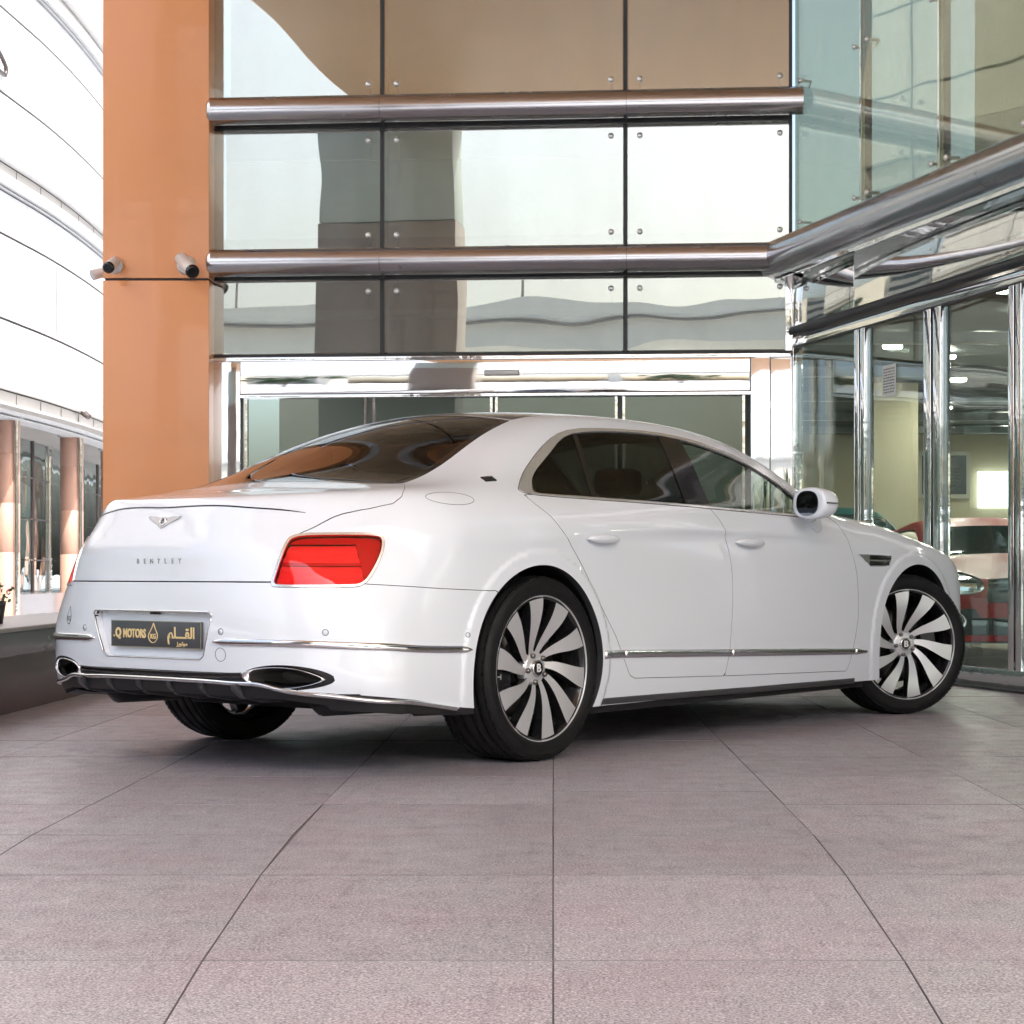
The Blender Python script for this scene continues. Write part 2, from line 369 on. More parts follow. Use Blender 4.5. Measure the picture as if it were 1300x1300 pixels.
# ================================================================= the white sedan
def build_car():
    PAINT,nt,out=newmat('pearl_white_paint'); L=nt.links
    b=nd(nt,'ShaderNodeBsdfPrincipled'); b.inputs['Base Color'].default_value=(.755,.81,.86,1); b.inputs['Roughness'].default_value=.42; b.inputs['Coat Weight'].default_value=1; b.inputs['Coat Roughness'].default_value=.015; b.inputs['Coat IOR'].default_value=1.6
    fl=nd(nt,'ShaderNodeTexNoise'); fl.inputs['Scale'].default_value=9; tcp=nd(nt,'ShaderNodeTexCoord'); L.new(tcp.outputs['Object'],fl.inputs['Vector'])
    bp=nd(nt,'ShaderNodeBump'); bp.inputs['Distance'].default_value=.0006; L.new(fl.outputs[0],bp.inputs['Height']); L.new(bp.outputs[0],b.inputs['Coat Normal'])
    ins=nd(nt,'ShaderNodeBsdfDiffuse'); ins.inputs[0].default_value=(.02,.018,.017,1); ge=nd(nt,'ShaderNodeNewGeometry'); mx=nd(nt,'ShaderNodeMixShader')
    L.new(ge.outputs['Backfacing'],mx.inputs[0]); L.new(b.outputs[0],mx.inputs[1]); L.new(ins.outputs[0],mx.inputs[2]); L.new(mx.outputs[0],out.inputs[0])
    SEAM=pmat('seam_shadow_rubber',(.035,.037,.04),.7,var=.1)
    CHROME=pmat('chrome',(.80,.81,.82),.06,1,var=.03,rvar=.03,vscale=8)
    CHW=pmat('bright_window_trim',(.86,.87,.87),.2,.75,var=.03)
    BLACK=pmat('gloss_black_trim',(.008,.008,.009),.12,coat=.5,var=.1)
    PLAST=pmat('black_plastic',(.011,.011,.012),.45,var=.2,vscale=12,bump=.0003,bscale=300)
    GREYP=pmat('grey_diffuser_plastic',(.05,.05,.053),.38,var=.15)
    RUBBER=pmat('tyre_rubber',(.0065,.0065,.007),.6,spec=.3,var=.35,vscale=14,bump=.0004,bscale=220,rvar=.1)
    GL=glassmat('dark_tinted_glass',(.085,.10,.098),.05,ior=1.55)
    GL2=glassmat('door_tinted_glass',(.62,.70,.68),.05,ior=1.5)
    RG=glassmat('rear_window_glass',(.06,.07,.07),.055,ior=1.6)
    CABIN=pmat('cabin_leather',(.035,.03,.028),.55,var=.2,vscale=20)
    CABINL=pmat('cabin_light_leather',(.22,.20,.18),.6,var=.15,vscale=20)
    RED=glassmat('red_lamp_lens',(.96,.16,.165),.05,ior=1.5,rcol=(1,.93,.93))
    car=empty('sedan',(-.83547,8.23695,0),.909423,'glossy white luxury sedan parked on the plaza paving','car')
    P,Q=surface_nets(.0165)
    m=P[:,2]>.19; P[m]=project(P[m],4)
    T=np.concatenate([Q[:,[0,1,2]],Q[:,[0,2,3]]]); M=(P,T)
    def keep(M,fun,proj=True):
        p=M[0]; return clip(M,fun(p[:,0],p[:,1],p[:,2]),proj)
    M=keep(M,lambda x,y,z:.2-z)
    for cx,cz in ((-.02,.375),(3.222,.385)):
        M=keep(M,lambda x,y,z:np.where(np.abs(y)>.55,.415-np.hypot(x-cx,z-cz),-1.))
    EXO=smooth_poly([(.458,.378),(.50,.404),(.57,.419),(.66,.422),(.75,.410),(.81,.386),(.815,.362),(.77,.343),(.70,.331),(.62,.325),(.53,.335),(.48,.356)],2)
    exf=lambda x,y,z:np.where(x<-.8,sdf_poly(EXO,np.abs(y),z),1.)
    ex,M=part(M,exf,.0005)
    def zb(x,a):
        r=np.interp(a,[0,.45,.52,.65,.8],[.388,.388,.366,.330,.318]); s=np.interp(x,[-.95,-.75,-.5,-.3,0,4.3],[.312,.288,.247,.225,.188,.188])
        return np.where(x<-.95,np.where(a>.8,.316,r),s)
    low,M=part(M,lambda x,y,z:z-zb(x,np.abs(y)),.001)
    low=keep(low,lambda x,y,z:np.where(x<-.3,np.interp(np.abs(y),[0,.6,.85],[.302,.292,.262])*np.where(x<-1.,1,.0)+np.where(x<-1.,0,.215+.04*np.clip((-.5-x)/.5,0,1)),.17)-z)
    skin('diffuser',low,[PLAST,PLAST],car,-.004,.05)
    # --- lamps
    LP=smooth_poly([(-.330,.868),(-.300,.906),(-.157,.910),(.012,.910),(.046,.893),(.036,.830),(.003,.762),(-.035,.712),(-.085,.704),(-.36,.705),(-.382,.712),(-.362,.775)],2)
    lf=lambda x,y,z:np.where(x<-.5,sdf_poly(LP,(x+np.abs(y))/1.41421,z),1.)
    lamp,M=part(M,lf,.0008)
    ring,lens=clip(lamp,-(lf(*lamp[0].T)+.010)),clip(lamp,lf(*lamp[0].T)+.0105)
    for s in(-1,1):
        lr=skin('tail_lamp',side(lens,s),[RED,RED],car,.002,.012)
        skin('chrome_surround',side(ring,s),[CHW,CHW],lr,.0035,.012)
        HS=pmat('lamp_housing',(.98,.62,.58),.25,var=.25,vscale=30,stretch=(.4,.4,5)); HD=pmat('lamp_housing_dark',(.50,.14,.13),.3,var=.2)
        lm=side(lens,s)
        sf=lambda P_:(P_[:,0]+np.abs(P_[:,1]))/1.41421
        def refl(piece,mat_,dep):
            N=nrm(grad(piece[0])); me=bpy.data.meshes.new('reflector'); me.from_pydata((piece[0]-N*dep(piece[0])[:,None]).tolist(),[],piece[1].tolist()); me.polygons.foreach_set('use_smooth',[True]*len(piece[1])); link('reflector',me,[mat_],lr)
        edge=lambda P_:-.045+.25*(.8-P_[:,2])-sf(P_)
        c1=clip(lm,edge(lm[0]),False); refl(c1,HD,lambda P_:np.full(len(P_),.024))
        lm=clip(lm,-edge(lm[0]),False)
        c2=clip(lm,.874-lm[0][:,2],False); refl(c2,HD,lambda P_:np.full(len(P_),.020)); lm=clip(lm,lm[0][:,2]-.874,False)
        for z0,z1,mt,dd in((.70,.792,HS,.028),(.792,.803,HD,.020),(.803,.876,HS,.028)):
            c3=clip(lm,z0-lm[0][:,2],False); c3=clip(c3,c3[0][:,2]-z1,False); refl(c3,mt,lambda P_,d_=dd:d_+.003*np.sin(P_[:,2]*160))
    # --- side glass
    WO=smooth_poly([(-.06,1.089),(-.035,1.105),(.084,1.172),(.262,1.272),(.437,1.348),(.594,1.386),(.869,1.405),(1.247,1.411),(1.545,1.389),(1.888,1.318),(2.16,1.20),(2.33,1.085),(2.36,1.040),(2.28,1.028),(2.095,1.031),(1.387,1.048),(1.132,1.056),(.482,1.066),(.085,1.070),(-.03,1.078)],1)
    WI=smooth_poly([(.03,1.083),(.045,1.10),(.125,1.158),(.33,1.262),(.47,1.334),(.60,1.367),(.86,1.390),(1.22,1.3965),(1.52,1.374),(1.866,1.304),(2.12,1.19),(2.28,1.085),(2.30,1.045),(2.25,1.040),(1.387,1.0585),(1.13,1.0665),(.482,1.0765),(.10,1.0785)],1)
    wf=lambda poly:(lambda x,y,z:np.where(np.abs(y)>.5,sdf_poly(poly,x,z),1.))
    win,M=part(M,wf(WO),.001)
    chro,inner=part(win,lambda x,y,z:-wf(WI)(x,y,z),.0006)
    xl=lambda z:1.165+(z-1.064)*(1.27-1.165)/.322-.02; xr=lambda z:1.339+(z-1.054)*(1.429-1.339)/.334+.0
    bpil,inner=part(inner,lambda x,y,z:np.maximum(xl(z)-x,x-xr(z)),.0006)
    dv,inner=part(inner,lambda x,y,z:np.abs(x-(.466+(z-1.072)*.122/.282))-.017,.0006)
    # --- rear and roof glass
    RW=[(-.70,-.3),(-.63,-.3),(-.63,.0),(-.621,.31),(-.575,.55),(-.525,.64),(-.495,.664),(-.43,.650),(-.21,.614),(.045,.566),(.31,.517),(.36,.507),(.36,-.3)]
    rwf=lambda x,y,z:np.where(z>1.04,sdf_poly(RW[1:],x,np.abs(y)),1.)
    rw,M=part(M,rwf,.002)
    rp,M=part(M,lambda x,y,z:np.where(z>1.2,sdf_poly([(.378,-.3),(.378,.502),(.6,.508),(1.2,.512),(1.70,.52),(1.74,.48),(1.75,-.3)],x,np.abs(y)),1.),.002)
    ws,M=part(M,lambda x,y,z:np.where(z>.98,sdf_poly([(1.93,-.3),(1.93,.50),(2.0,.55),(2.2,.60),(2.5,.68),(2.70,.74),(2.80,.66),(2.84,.5),(2.89,-.3)],x,np.abs(y)),1.),.002)
    # --- trunk lid, plate recess, bumper
    yl=lambda x:np.interp(x,[-1.3,-1.02,-.96,-.9,-.78,-.705,-.66,-.60,-.52,-.48],[.585,.600,.644,.683,.768,.812,.815,.775,.70,.68])
    xf=lambda a:np.interp(a,[0,.31,.55,.64,.70],[-.650,-.640,-.595,-.545,-.5])
    lid,M=part(M,lambda x,y,z:np.maximum(np.maximum(np.abs(y)-yl(x),.727-z),x-xf(np.abs(y))),.0013)
    RC_=[(.352,.606),(.34,.613),(-.325,.613),(-.339,.606),(-.335,.590),(-.293,.446),(-.272,.432),(.268,.432),(.292,.446),(.350,.590)]
    RC_=[(y+.001,z) for y,z in RC_]
    rcf=lambda x,y,z:np.where(x<-1.,sdf_poly(RC_,y,z),1.)
    rec,M=part(M,rcf,.0005)
    zs=lambda x:np.interp(x,[-1.3,-.92,-.6,-.354],[.727,.72,.70,.69])
    bum,M=part(M,lambda x,y,z:np.maximum(z-zs(x),x+.3),.0014)
    # --- doors, hood, grille, headlights
    RD=[(-.045,1.073),(-.005,1.035),(.069,.985),(.165,.888),(.261,.782),(.38,.635),(.499,.49),(.55,.41),(.594,.346),(.615,.320),(.654,.306),(1.375,.284),(1.398,.39),(1.412,.493),(1.430,.60),(1.438,.711),(1.436,.80),(1.428,.874),(1.405,.955),(1.37,1.01),(1.336,1.045),(1.33,1.054),(.482,1.073),(.085,1.076)]
    FD=[(1.33,1.054),(1.336,1.045),(1.37,1.01),(1.405,.955),(1.428,.874),(1.436,.80),(1.438,.711),(1.430,.60),(1.412,.493),(1.398,.39),(1.375,.284),(2.509,.259),(2.54,.34),(2.565,.425),(2.595,.52),(2.604,.624),(2.596,.74),(2.571,.845),(2.54,.93),(2.495,1.0),(2.44,1.035),(2.34,1.037),(2.1,1.039)]
    rd,M=part(M,lambda x,y,z:np.where(np.abs(y)>.6,sdf_poly(RD,x,z),1.),.0013)
    fd,M=part(M,lambda x,y,z:np.where(np.abs(y)>.6,sdf_poly(FD,x,z),1.),.0013)
    hood,M=part(M,lambda x,y,z:np.where(z>.62,sdf_poly([(2.93,-.3),(2.89,.5),(2.84,.72),(3.0,.775),(3.5,.78),(3.8,.70),(4.0,.5),(4.05,-.3)],x,np.abs(y)),1.),.002)
    gr,M=part(M,lambda x,y,z:np.where(x>3.7,sdf_poly([(-.3,.34),(.40,.34),(.44,.5),(.40,.74),(-.3,.76)],np.abs(y),z),1.),.001)
    hl,M=part(M,lambda x,y,z:np.where(x>3.5,np.hypot(np.abs(y)-.66,(z-.66)*1.1)-.105,1.),.001)
    body=skin('body_shell',M,[PAINT,SEAM],car,0,.03,1)
    skin('grille',gr,[BLACK,CHROME],car,-.02,.02,1)
    for s in(-1,1): skin('headlight',side(hl,s),[CHROME,CHROME],car,.002,.02,1)
    skin('bonnet',hood,[PAINT,SEAM],car,0,.02,1)
    bmp=skin('rear_bumper',bum,[PAINT,SEAM],car,0,.02,1)
    PWALL=pmat('white_paint_recess',(.78,.81,.85),.4,coat=1,var=.01)
    skin('plate_recess',rec,[PAINT,PAINT],bmp,-.034,0)
    # walls of the recess
    mb=MB(); q=smooth_poly([(y,z) for y,z in RC_],0); n=len(q)
    dense=[]
    for i in range(n):
        a,b_=q[i],q[(i+1)%n]; k=max(1,int(np.hypot(*(b_-a))/.02))
        for j in range(k): dense.append(a+(b_-a)*j/k)
    dense=np.array(dense); O=cast(np.c_[np.full(len(dense),-1.5),dense],(1,0,0),.6); Nn=nrm(grad(O)); I=O-Nn*.036
    vs=O.tolist()+I.tolist(); k=len(O); mb.add(vs,[(i,(i+1)%k,(i+1)%k+k,i+k) for i in range(k)],0,False); mb.build('recess_wall',[PWALL],bmp)
    mb=MB(); top=[(-1.2,y,.6135) for y in np.linspace(.345,-.332,12)]; ribbon(mb,[(-1.2,.352,.596)]+top+[(-1.2,-.338,.596)],.008,.004,spline=False); mb.build('recess_trim',[CHROME],bmp)
    mb=MB(); ribbon(mb,[(-1.2,.352,.590),(-1.2,.292,.446),(-1.2,.268,.432),(-1.2,-.272,.432),(-1.2,-.293,.446),(-1.2,-.335,.590)],.005,.0025,spline=False); mb.build('recess_edge',[CHROME],bmp)
    MB().box((-1.178,-.022,.600),(-1.15,.022,.614),0,.004).build('rear_camera',[PLAST],bmp)
    lidp=skin('trunk_lid',lid,[PAINT,SEAM],car,0,.02,1)
    mb=MB(); lp=[(-.955,.60,1.006),(-1.0,.52,1.009),(-1.05,.41,1.012),(-1.085,.28,1.0145),(-1.108,.12,1.0155),(-1.113,0,1.016),(-1.108,-.12,1.0155),(-1.085,-.28,1.0145),(-1.05,-.41,1.012),(-1.0,-.52,1.009),(-.955,-.60,1.006)]
    lq=np.array(lp); lq=cast(np.c_[lq[:,0],lq[:,1],np.full(len(lq),1.3)],(0,0,-1),.6)
    ribbon(mb,[tuple(v) for v in lq],.006,.0032,taper=.10); mb.build('lip_reflection_line',[BLACK],lidp)  # black line drawn in for the dark reflection along the lip edge
    skin('rear_window',rw,[RG,BLACK],car,-.001,.006,1)
    # black printed border round the rear window
    bd,_=part(rw,lambda x,y,z:-(rwf(x,y,z)+.030),.0); skin('window_border',bd,[BLACK,BLACK],car,.0004,0)
    skin('glass_roof',rp,[BLACK,BLACK],car,0,.006,1); skin('windscreen',ws,[GL2,BLACK],car,-.001,.006,1)
    for s in(-1,1):
        for nm,pc,yy in(('rear_door',rd,1),('front_door',fd,0)):
            d=skin(nm,side(pc,s),[PAINT,SEAM],car,0,.02,1)
            g=side(inner,s)
            if yy:
                gq=clip(g,g[0][:,0]-(.466+(g[0][:,2]-1.072)*.122/.282)); skin('quarter_glass',gq,[GL,GL],car,-.003,0)
                gg=clip(g,np.maximum(-(g[0][:,0]-(.466+(g[0][:,2]-1.072)*.122/.282)),g[0][:,0]-1.3)); skin('window_glass',gg,[GL,GL],d,-.003,0)
                skin('window_divider',side(dv,s),[BLACK,BLACK],d,.001,.006)
            else:
                gg=clip(g,1.3-g[0][:,0]); skin('window_glass',gg,[GL2,GL2],d,-.003,0)
            # handle
            hx0,hx1,hz0,hz1=((.287,.527,.900,.897) if yy else (1.482,1.722,.893,.891))
            pc_=project(np.array([[hx0+(hx1-hx0)*t,s*.96,hz0+(hz1-hz0)*t] for t in np.linspace(0,1,15)]),5); Nh=nrm(grad(pc_))
            h=MB(); t=np.linspace(0,1,15); prof=np.clip(np.sin(np.pi*t),0,1)**.5
            h.tube([tuple(pc_[i]+Nh[i]*(.012+.014*prof[i])) for i in range(15)],[.0012+.019*prof[i] for i in range(15)],12,0,True,1.0); h.build('door_handle',[PAINT],d)
            cup=MB(); cm=pc_[7]; c0=pc_[5:13]; cup.tube([tuple(pc_[i]+Nh[i]*.0015-np.array([0,0,.012])) for i in range(5,13)],[.003,.012,.017,.019,.018,.014,.009,.003],12,0,True,1.0); None
        skin('window_chrome',side(chro,s),[CHW,CHW],car,.004,.010); skin('door_pillar',side(bpil,s),[BLACK,BLACK],car,.0015,.006)
        mb=MB()
        for x0,x1,z0,z1 in((.405,.56,.416,.414),(.567,1.412,.4135,.388),(1.420,2.565,.3878,.3555)):
            ribbon(mb,[(x0,s*.98,z0),((x0+x1)/2,s*.98,(z0+z1)/2),(x1,s*.98,z1)],.035,.009,spline=False)
        ribbon(mb,[(2.573,s*.98,.3553),(2.62,s*.98,.354),(2.69,s*.98,.352)],lambda t:.035*(1-.5*t),.009,spline=False)
        mb.build('side_chrome_strip',[CHROME],car)
        mb=MB(); ribbon(mb,[(-.452,s*.985,.466),(-.60,s*.97,.4705),(-.75,s*.955,.477),(-.88,s*.90,.486),(-.98,s*.84,.4935),(-1.06,s*.73,.499),(-1.12,s*.58,.502),(-1.155,s*.45,.503),(-1.178,s*.345,.503)],.029,.008,taper=.04); mb.build('bumper_chrome_strip',[CHROME],bmp)
        mb=MB(); ribbon(mb,[(2.60,s*.95,.203),(1.6,s*.94,.207),(.42,s*.95,.217)],.028,.004,spline=False); mb.build('sill_strip',[GREYP],car)
        # fuel door outline, badge, park sensors
        if s<0:
            a=np.linspace(0,2*np.pi,40); fx=-.47+.112*np.cos(a); fz=1.044+.024*np.sin(a)-.03*np.cos(a)*0
            pp=[(-.47+.110*np.cos(t_),-.90,1.0445+.0245*np.sin(t_)) for t_ in a]; pp=cast(np.array([(p_[0],-1.3,p_[2]) for p_ in pp]),(0,1,0),.9)
            mb=MB(); ribbon(mb,[tuple(v) for v in pp],.0022,.0006,spline=False,step=.006); mb.build('fuel_flap_seam',[SEAM],car)
            c0=project(np.array([[-.168,-.832,1.134]]),5)[0]; n0=Vector(nrm(grad(c0[None]))[0].tolist()); ax=Vector((1,0,0)); ax=(ax-n0*ax.dot(n0)).normalized(); up=n0.cross(ax).normalized()
            if up.z<0: up=-up
            MM=Matrix((( ax.x,up.x,n0.x,c0[0]),(ax.y,up.y,n0.y,c0[1]),(ax.z,up.z,n0.z,c0[2]),(0,0,0,1)))
            mb=MB(); mb.box((-.033,-.017,-.002),(.033,.017,.004),0,.002)
            bd_=mb.build('pillar_badge',[BLACK],car)
            for k in(-.008,0,.008):
                mm=MB(); mm.box((-.024,k-.0016,.004),(.024,k+.0016,.0052)); o=mm.build('badge_line',[GREYP],bd_)
                o.data.transform(MM)
            bd_.data.transform(MM)
    # roof seams / C pillar none ; sensors
    for (x,y,z) in((-1.034,-.782,.542),(-1.178,-.381,.541),(-1.178,.42,.541),(-1.034,.782,.542),(-.467,-.979,.522)):
        c0=project(np.array([[x,y,z]]),6)[0]; n0=Vector(nrm(grad(c0[None]))[0].tolist())
        r_=.0125 if abs(y)<.9 else .010; mb=MB(); mb.lathe([(r_,-.001),(r_,.0006),(r_-.0022,.0008),(r_-.0022,-.001)],20,'z'); mb.lathe([(r_-.0030,-.001),(r_-.0030,.0004),(.0001,.0006)],20,'z',mi=1)
        o=mb.build('park_sensor',[SEAM,PAINT],bmp); o.data.transform(Matrix.Translation(Vector(c0.tolist()))@n0.to_track_quat('Z','Y').to_matrix().to_4x4())
    c0=project(np.array([[-1.178,-.377,.455]]),6)[0]; n0=Vector(nrm(grad(c0[None]))[0].tolist()); mb=MB(); mb.lathe([(.026,-.001),(.026,.0005),(.0242,.0005),(.0242,-.001)],28,'z'); o=mb.build('tow_cover',[SEAM],bmp); o.data.transform(Matrix.Translation(Vector(c0.tolist()))@n0.to_track_quat('Z','Y').to_matrix().to_4x4())
    # --- lower rear: black strip, bright line, exhausts, fins
    mb=MB(); ribbon(mb,[(-1.16,y,.380) for y in np.linspace(.47,-.47,14)],.020,.003,spline=False); st=mb.build('black_trim_strip',[BLACK],car)
    def lettering(txt,size,name,pt,parent,matl,axis='rear',depth=.0012,sx=1.,space=1.,bold=0,tilt=0):
        if axis=='rear': X_,Y_,Z_=Vector((0,-1,0)),Vector((0,0,1)),Vector((-1,0,0))
        else: X_,Y_,Z_=Vector((1,0,0)),Vector((0,0,1)),Vector((0,-1,0))
        if tilt: q_=Matrix.Rotation(tilt,3,'Y'); Y_=q_@Y_; Z_=q_@Z_
        Mx=Matrix(((X_.x,Y_.x,Z_.x,pt[0]),(X_.y,Y_.y,Z_.y,pt[1]),(X_.z,Y_.z,Z_.z,pt[2]),(0,0,0,1)))
        return text_mesh(txt,size,depth,name,matl,parent,Mx,space,sx,0,bold)
    SILV=pmat('satin_silver_lettering',(.55,.56,.57),.2,1,var=.05)
    lettering('W12',.012,'trim_lettering',(-1.175,.07,.380),st,SILV,depth=.0005)
    mb=MB(); chl=[(-.50,.957,.240),(-.766,.952,.279),(-.91,.888,.297),(-1.014,.79,.309),(-1.092,.633,.314),(-1.127,.537,.329),(-1.15,.438,.351),(-1.16,.3,.3585),(-1.165,.12,.359)]
    ch2=[(x,y,float(zb(np.array([x]),np.array([y]))[0])-.007) for x,y,z in chl[1:6]]
    ch2=[(-.50,.957,.240)]+ch2+chl[6:]
    full=[(x,-y,z) for x,y,z in ch2]+[(x,y,z) for x,y,z in ch2[::-1]]
    ribbon(mb,full,.017,.012); mb.build('lower_chrome_line',[CHROME],car)
    EXI=smooth_poly([(.466,.377),(.50,.402),(.60,.4145),(.69,.409),(.755,.388),(.785,.370),(.745,.352),(.68,.338),(.60,.3325),(.51,.344)],2)
    for s in(-1,1):
        def lens_on(poly,off): 
            p_=cast(np.array([(-1.6,s*y,z) for y,z in poly]),(1,0,0),1.4); p_[:,0]+=off; return p_
        e=side(ex,s); skin('exhaust_surround',clip(e,-(sdf_poly(EXI,np.abs(e[0][:,1]),e[0][:,2])-.004)),[BLACK,BLACK],car,-.003,.06)
        p_=lens_on(EXI,-.006); n=len(p_); mb=MB()
        rim=[tuple(v) for v in p_]; ctr=p_.mean(0)
        def ringat(sc,dx): return [tuple(ctr+(v-ctr)*np.array([1,sc,sc])+np.array([dx,0,0])) for v in p_]
        R_=[ringat(1.02,.06),ringat(1.02,.004),ringat(1.0,-.002),ringat(.965,-.001),ringat(.93,.004),ringat(.90,.02)]
        vs=[v for r_ in R_ for v in r_]; mb.add(vs,[(i*n+k,i*n+(k+1)%n,(i+1)*n+(k+1)%n,(i+1)*n+k) for i in range(5) for k in range(n)],0,True)
        tip=mb.build('exhaust_tip',[CHROME],car)
        R2=[ringat(.90,.02),ringat(.86,.10),ringat(.72,.16)]; mb=MB(); vs=[v for r_ in R2 for v in r_]; mb.add(vs,[(i*n+k,i*n+(k+1)%n,(i+1)*n+(k+1)%n,(i+1)*n+k) for i in range(2) for k in range(n)],0,True); mb.add(R2[-1],[tuple(range(n))])
        mb.build('exhaust_bore',[pmat('sooty_steel',(.10,.095,.09),.4,.5,var=.3)],tip)
    for y in(.46,.28,.10,-.08,-.26,-.44):
        mb=MB(); mb.prism([(-1.158,.352),(-1.175,.345),(-1.172,.325),(-1.13,.292),(-1.02,.272),(-.9,.268),(-.9,.31)],y-.010,y+.010,'xz'); mb.build('diffuser_fin',[GREYP],car,bevel=.003)
    # --- underbody, liners
    mb=MB(); mb.box((-.82,-.70,.268),(-.44,.70,.50)); mb.box((-.45,-.62,.20),(.42,.62,.5)); mb.box((.40,-.90,.165),(2.77,.90,.3)); mb.box((2.76,-.62,.18),(3.66,.62,.5)); mb.box((3.64,-.78,.22),(3.98,.78,.4))
    mb.build('underbody',[PLAST],car,bevel=.01)
    for s in(-1,1): MB().tube([(-.90,s*.60,.29),(-.86,s*.60,.285),(-.55,s*.60,.28),(-.50,s*.60,.29)],[.04,.075,.075,.04],16,0,True,.9).build('silencer',[PLAST],car)
    MB().tube([(-.55,-.78,.225),(-.40,-.80,.222)],.018,8).tube([(-.60,-.60,.23),(-.42,-.78,.225)],.014,8).build('suspension_arm',[PLAST],car)
    for cx,cz in ((-.02,.375),(3.222,.385)):
        for s in(-1,1):
            mb=MB(); prof=[]; n=28
            for i in range(n+1):
                a=math.pi*(-.12+1.24*i/n); prof.append((cx+.43*math.cos(a),cz+.43*math.sin(a)))
            vs=[(x,s*y,z) for y in(.945,.55) for x,z in prof]; mb.add(vs,[(i,i+1,i+n+2,i+n+1) for i in range(n)],0,True)
            mb.add([(x,s*.55,z) for x,z in prof],[tuple(range(n+1))]); mb.build('wheel_arch_liner',[PLAST],car,fix=False)
    # --- wheels
    POL,nt,out=newmat('machined_alloy'); b=nd(nt,'ShaderNodeBsdfPrincipled'); nt.links.new(b.outputs[0],out.inputs[0]); b.inputs['Metallic'].default_value=.55; b.inputs['Base Color'].default_value=(.66,.67,.68,1); b.inputs['Roughness'].default_value=.30; b.inputs['Anisotropic'].default_value=.5
    WB=pmat('black_wheel_paint',(.012,.012,.013),.2,coat=.6,var=.2)
    DISC=pmat('brake_disc_iron',(.22,.21,.20),.35,1,var=.2,vscale=20); CAL=pmat('black_caliper',(.015,.015,.016),.25,var=.1); WHT=pmat('white_marking',(.75,.75,.76),.4,var=.05)
    def sector(mb,r0,r1,a0,a1,y0,y1,n=10,mi=0):
        vs=[];
        for rr,yy in((r0,y0),(r1,y0),(r1,y1),(r0,y1)):
            vs+=[(rr*math.cos(a0+(a1-a0)*i/n),yy,rr*math.sin(a0+(a1-a0)*i/n)) for i in range(n+1)]
        m=n+1; fs=[(j*m+i,j*m+i+1,((j+1)%4)*m+i+1,((j+1)%4)*m+i) for j in range(4) for i in range(n)]+[(0,m,2*m,3*m),(n,3*m+n,2*m+n,m+n)]
        mb.add(vs,fs,mi)
    def wheel():
        # local: hub centre origin, outer face towards -y
        RO=.374; w=.138
        b_=MB(); b_.lathe([(.287,-.118),(.291,-.124),(.284,-.128),(.277,-.120),(.270,-.100),(.255,-.06),(.25,.0),(.262,.09),(.285,.12)],72); wheel_o=b_.build('wheel',[WB])
        t=MB(); prof=[(.290,-.124),(.296,-.131),(.308,-.137),(.325,-.1395),(.340,-.1385),(.352,-.134),(.362,-.125),(.3685,-.110)]
        for yc in(-.078,-.028,.028,.078): prof+=[(.3735,yc-.012 if yc>-.07 else yc-.02),(.374,yc-.006),(.366,yc-.0045),(.366,yc+.0045),(.374,yc+.006)]
        prof+=[(.3735,.10),(.3685,.112),(.360,.126),(.350,.134),(.325,.139),(.30,.135),(.287,.124)]
        t.lathe(prof,120)
        for k in range(72):
            a=2*math.pi*k/72
            for y0,y1 in((-.121,-.092),(.092,.121)):
                sector(t,.3640,.3722 if False else .3735,a,a+.030,y0,y1,2) if False else None
        for k in range(90): # tread blocks on the shoulders
            a=2*math.pi*k/90
            sector(t,.350,.3665,a,a+.052,-.1255,-.108,2); sector(t,.350,.3665,a,a+.052,.108,.1255,2)
        # raised bead on the sidewall
        t.lathe([(.318,-.1390),(.3195,-.1408),(.321,-.1392)],96)
        for a0,a1 in((1.05,1.62),(1.95,2.35),(4.3,4.9)): sector(t,.326,.343,a0,a1,-.1390,-.1402,14)
        t.build('tyre',[RUBBER],wheel_o)
        r=MB()
        for k in range(10):
            a0=R(98+36*k); n=14; A=[];B=[];
            for i in range(n+1):
                u=i/n; rr=.050+(.2885-.050)*u
                ph=a0+R(22)*(1-u)**1.2-R(9)*math.sin(u*math.pi)*.6
                wd=.0115+.033*u**1.5+.004*math.sin(u*math.pi)
                dep=-.126+.040*(1-u)**1.6-.006*math.sin(math.pi*u)   # the face is dished towards the hub
                c,s_=math.cos(ph),math.sin(ph)
                for sg,L_ in((-1,A),(1,B)):
                    px,pz=rr*c-sg*wd*(-s_)*-1,rr*s_+sg*wd*c*-1*-1
                    L_.append((rr*c+sg*wd*(-s_),dep+(.003 if sg>0 else 0),rr*s_+sg*wd*c))
            m=n+1; vs=A+B+[(x*.985,y+.045,z*.985) for x,y,z in A]+[(x*.985,y+.045,z*.985) for x,y,z in B]
            r.add(vs,[(i,i+1,m+i+1,m+i) for i in range(n)],0,False)
            r.add(vs,[(i,i+1,2*m+i+1,2*m+i) for i in range(n)]+[(m+i,m+i+1,3*m+i+1,3*m+i) for i in range(n)],1,False)
        r.lathe([(.2935,-.118),(.2925,-.1285),(.2865,-.1295),(.2845,-.122)],90,mi=0)
        r.lathe([(.030,-.0945),(.060,-.0915),(.070,-.082),(.072,-.05)],40,mi=0)
        o=r.build('rim',[POL,WB],wheel_o,bevel=.0018,seg=2); o.data.transform(Matrix.Diagonal((1.018,1,1.018,1)))
        n_=MB()
        for k in range(5):
            a=R(80+72*k+36); n_.lathe([(.0105,-.085),(.0105,-.101),(.008,-.106),(.0001,-.107)],12,org=(.056*math.cos(a),0,.056*math.sin(a)),mi=0)
        n_.build('wheel_bolt',[DISC],wheel_o)
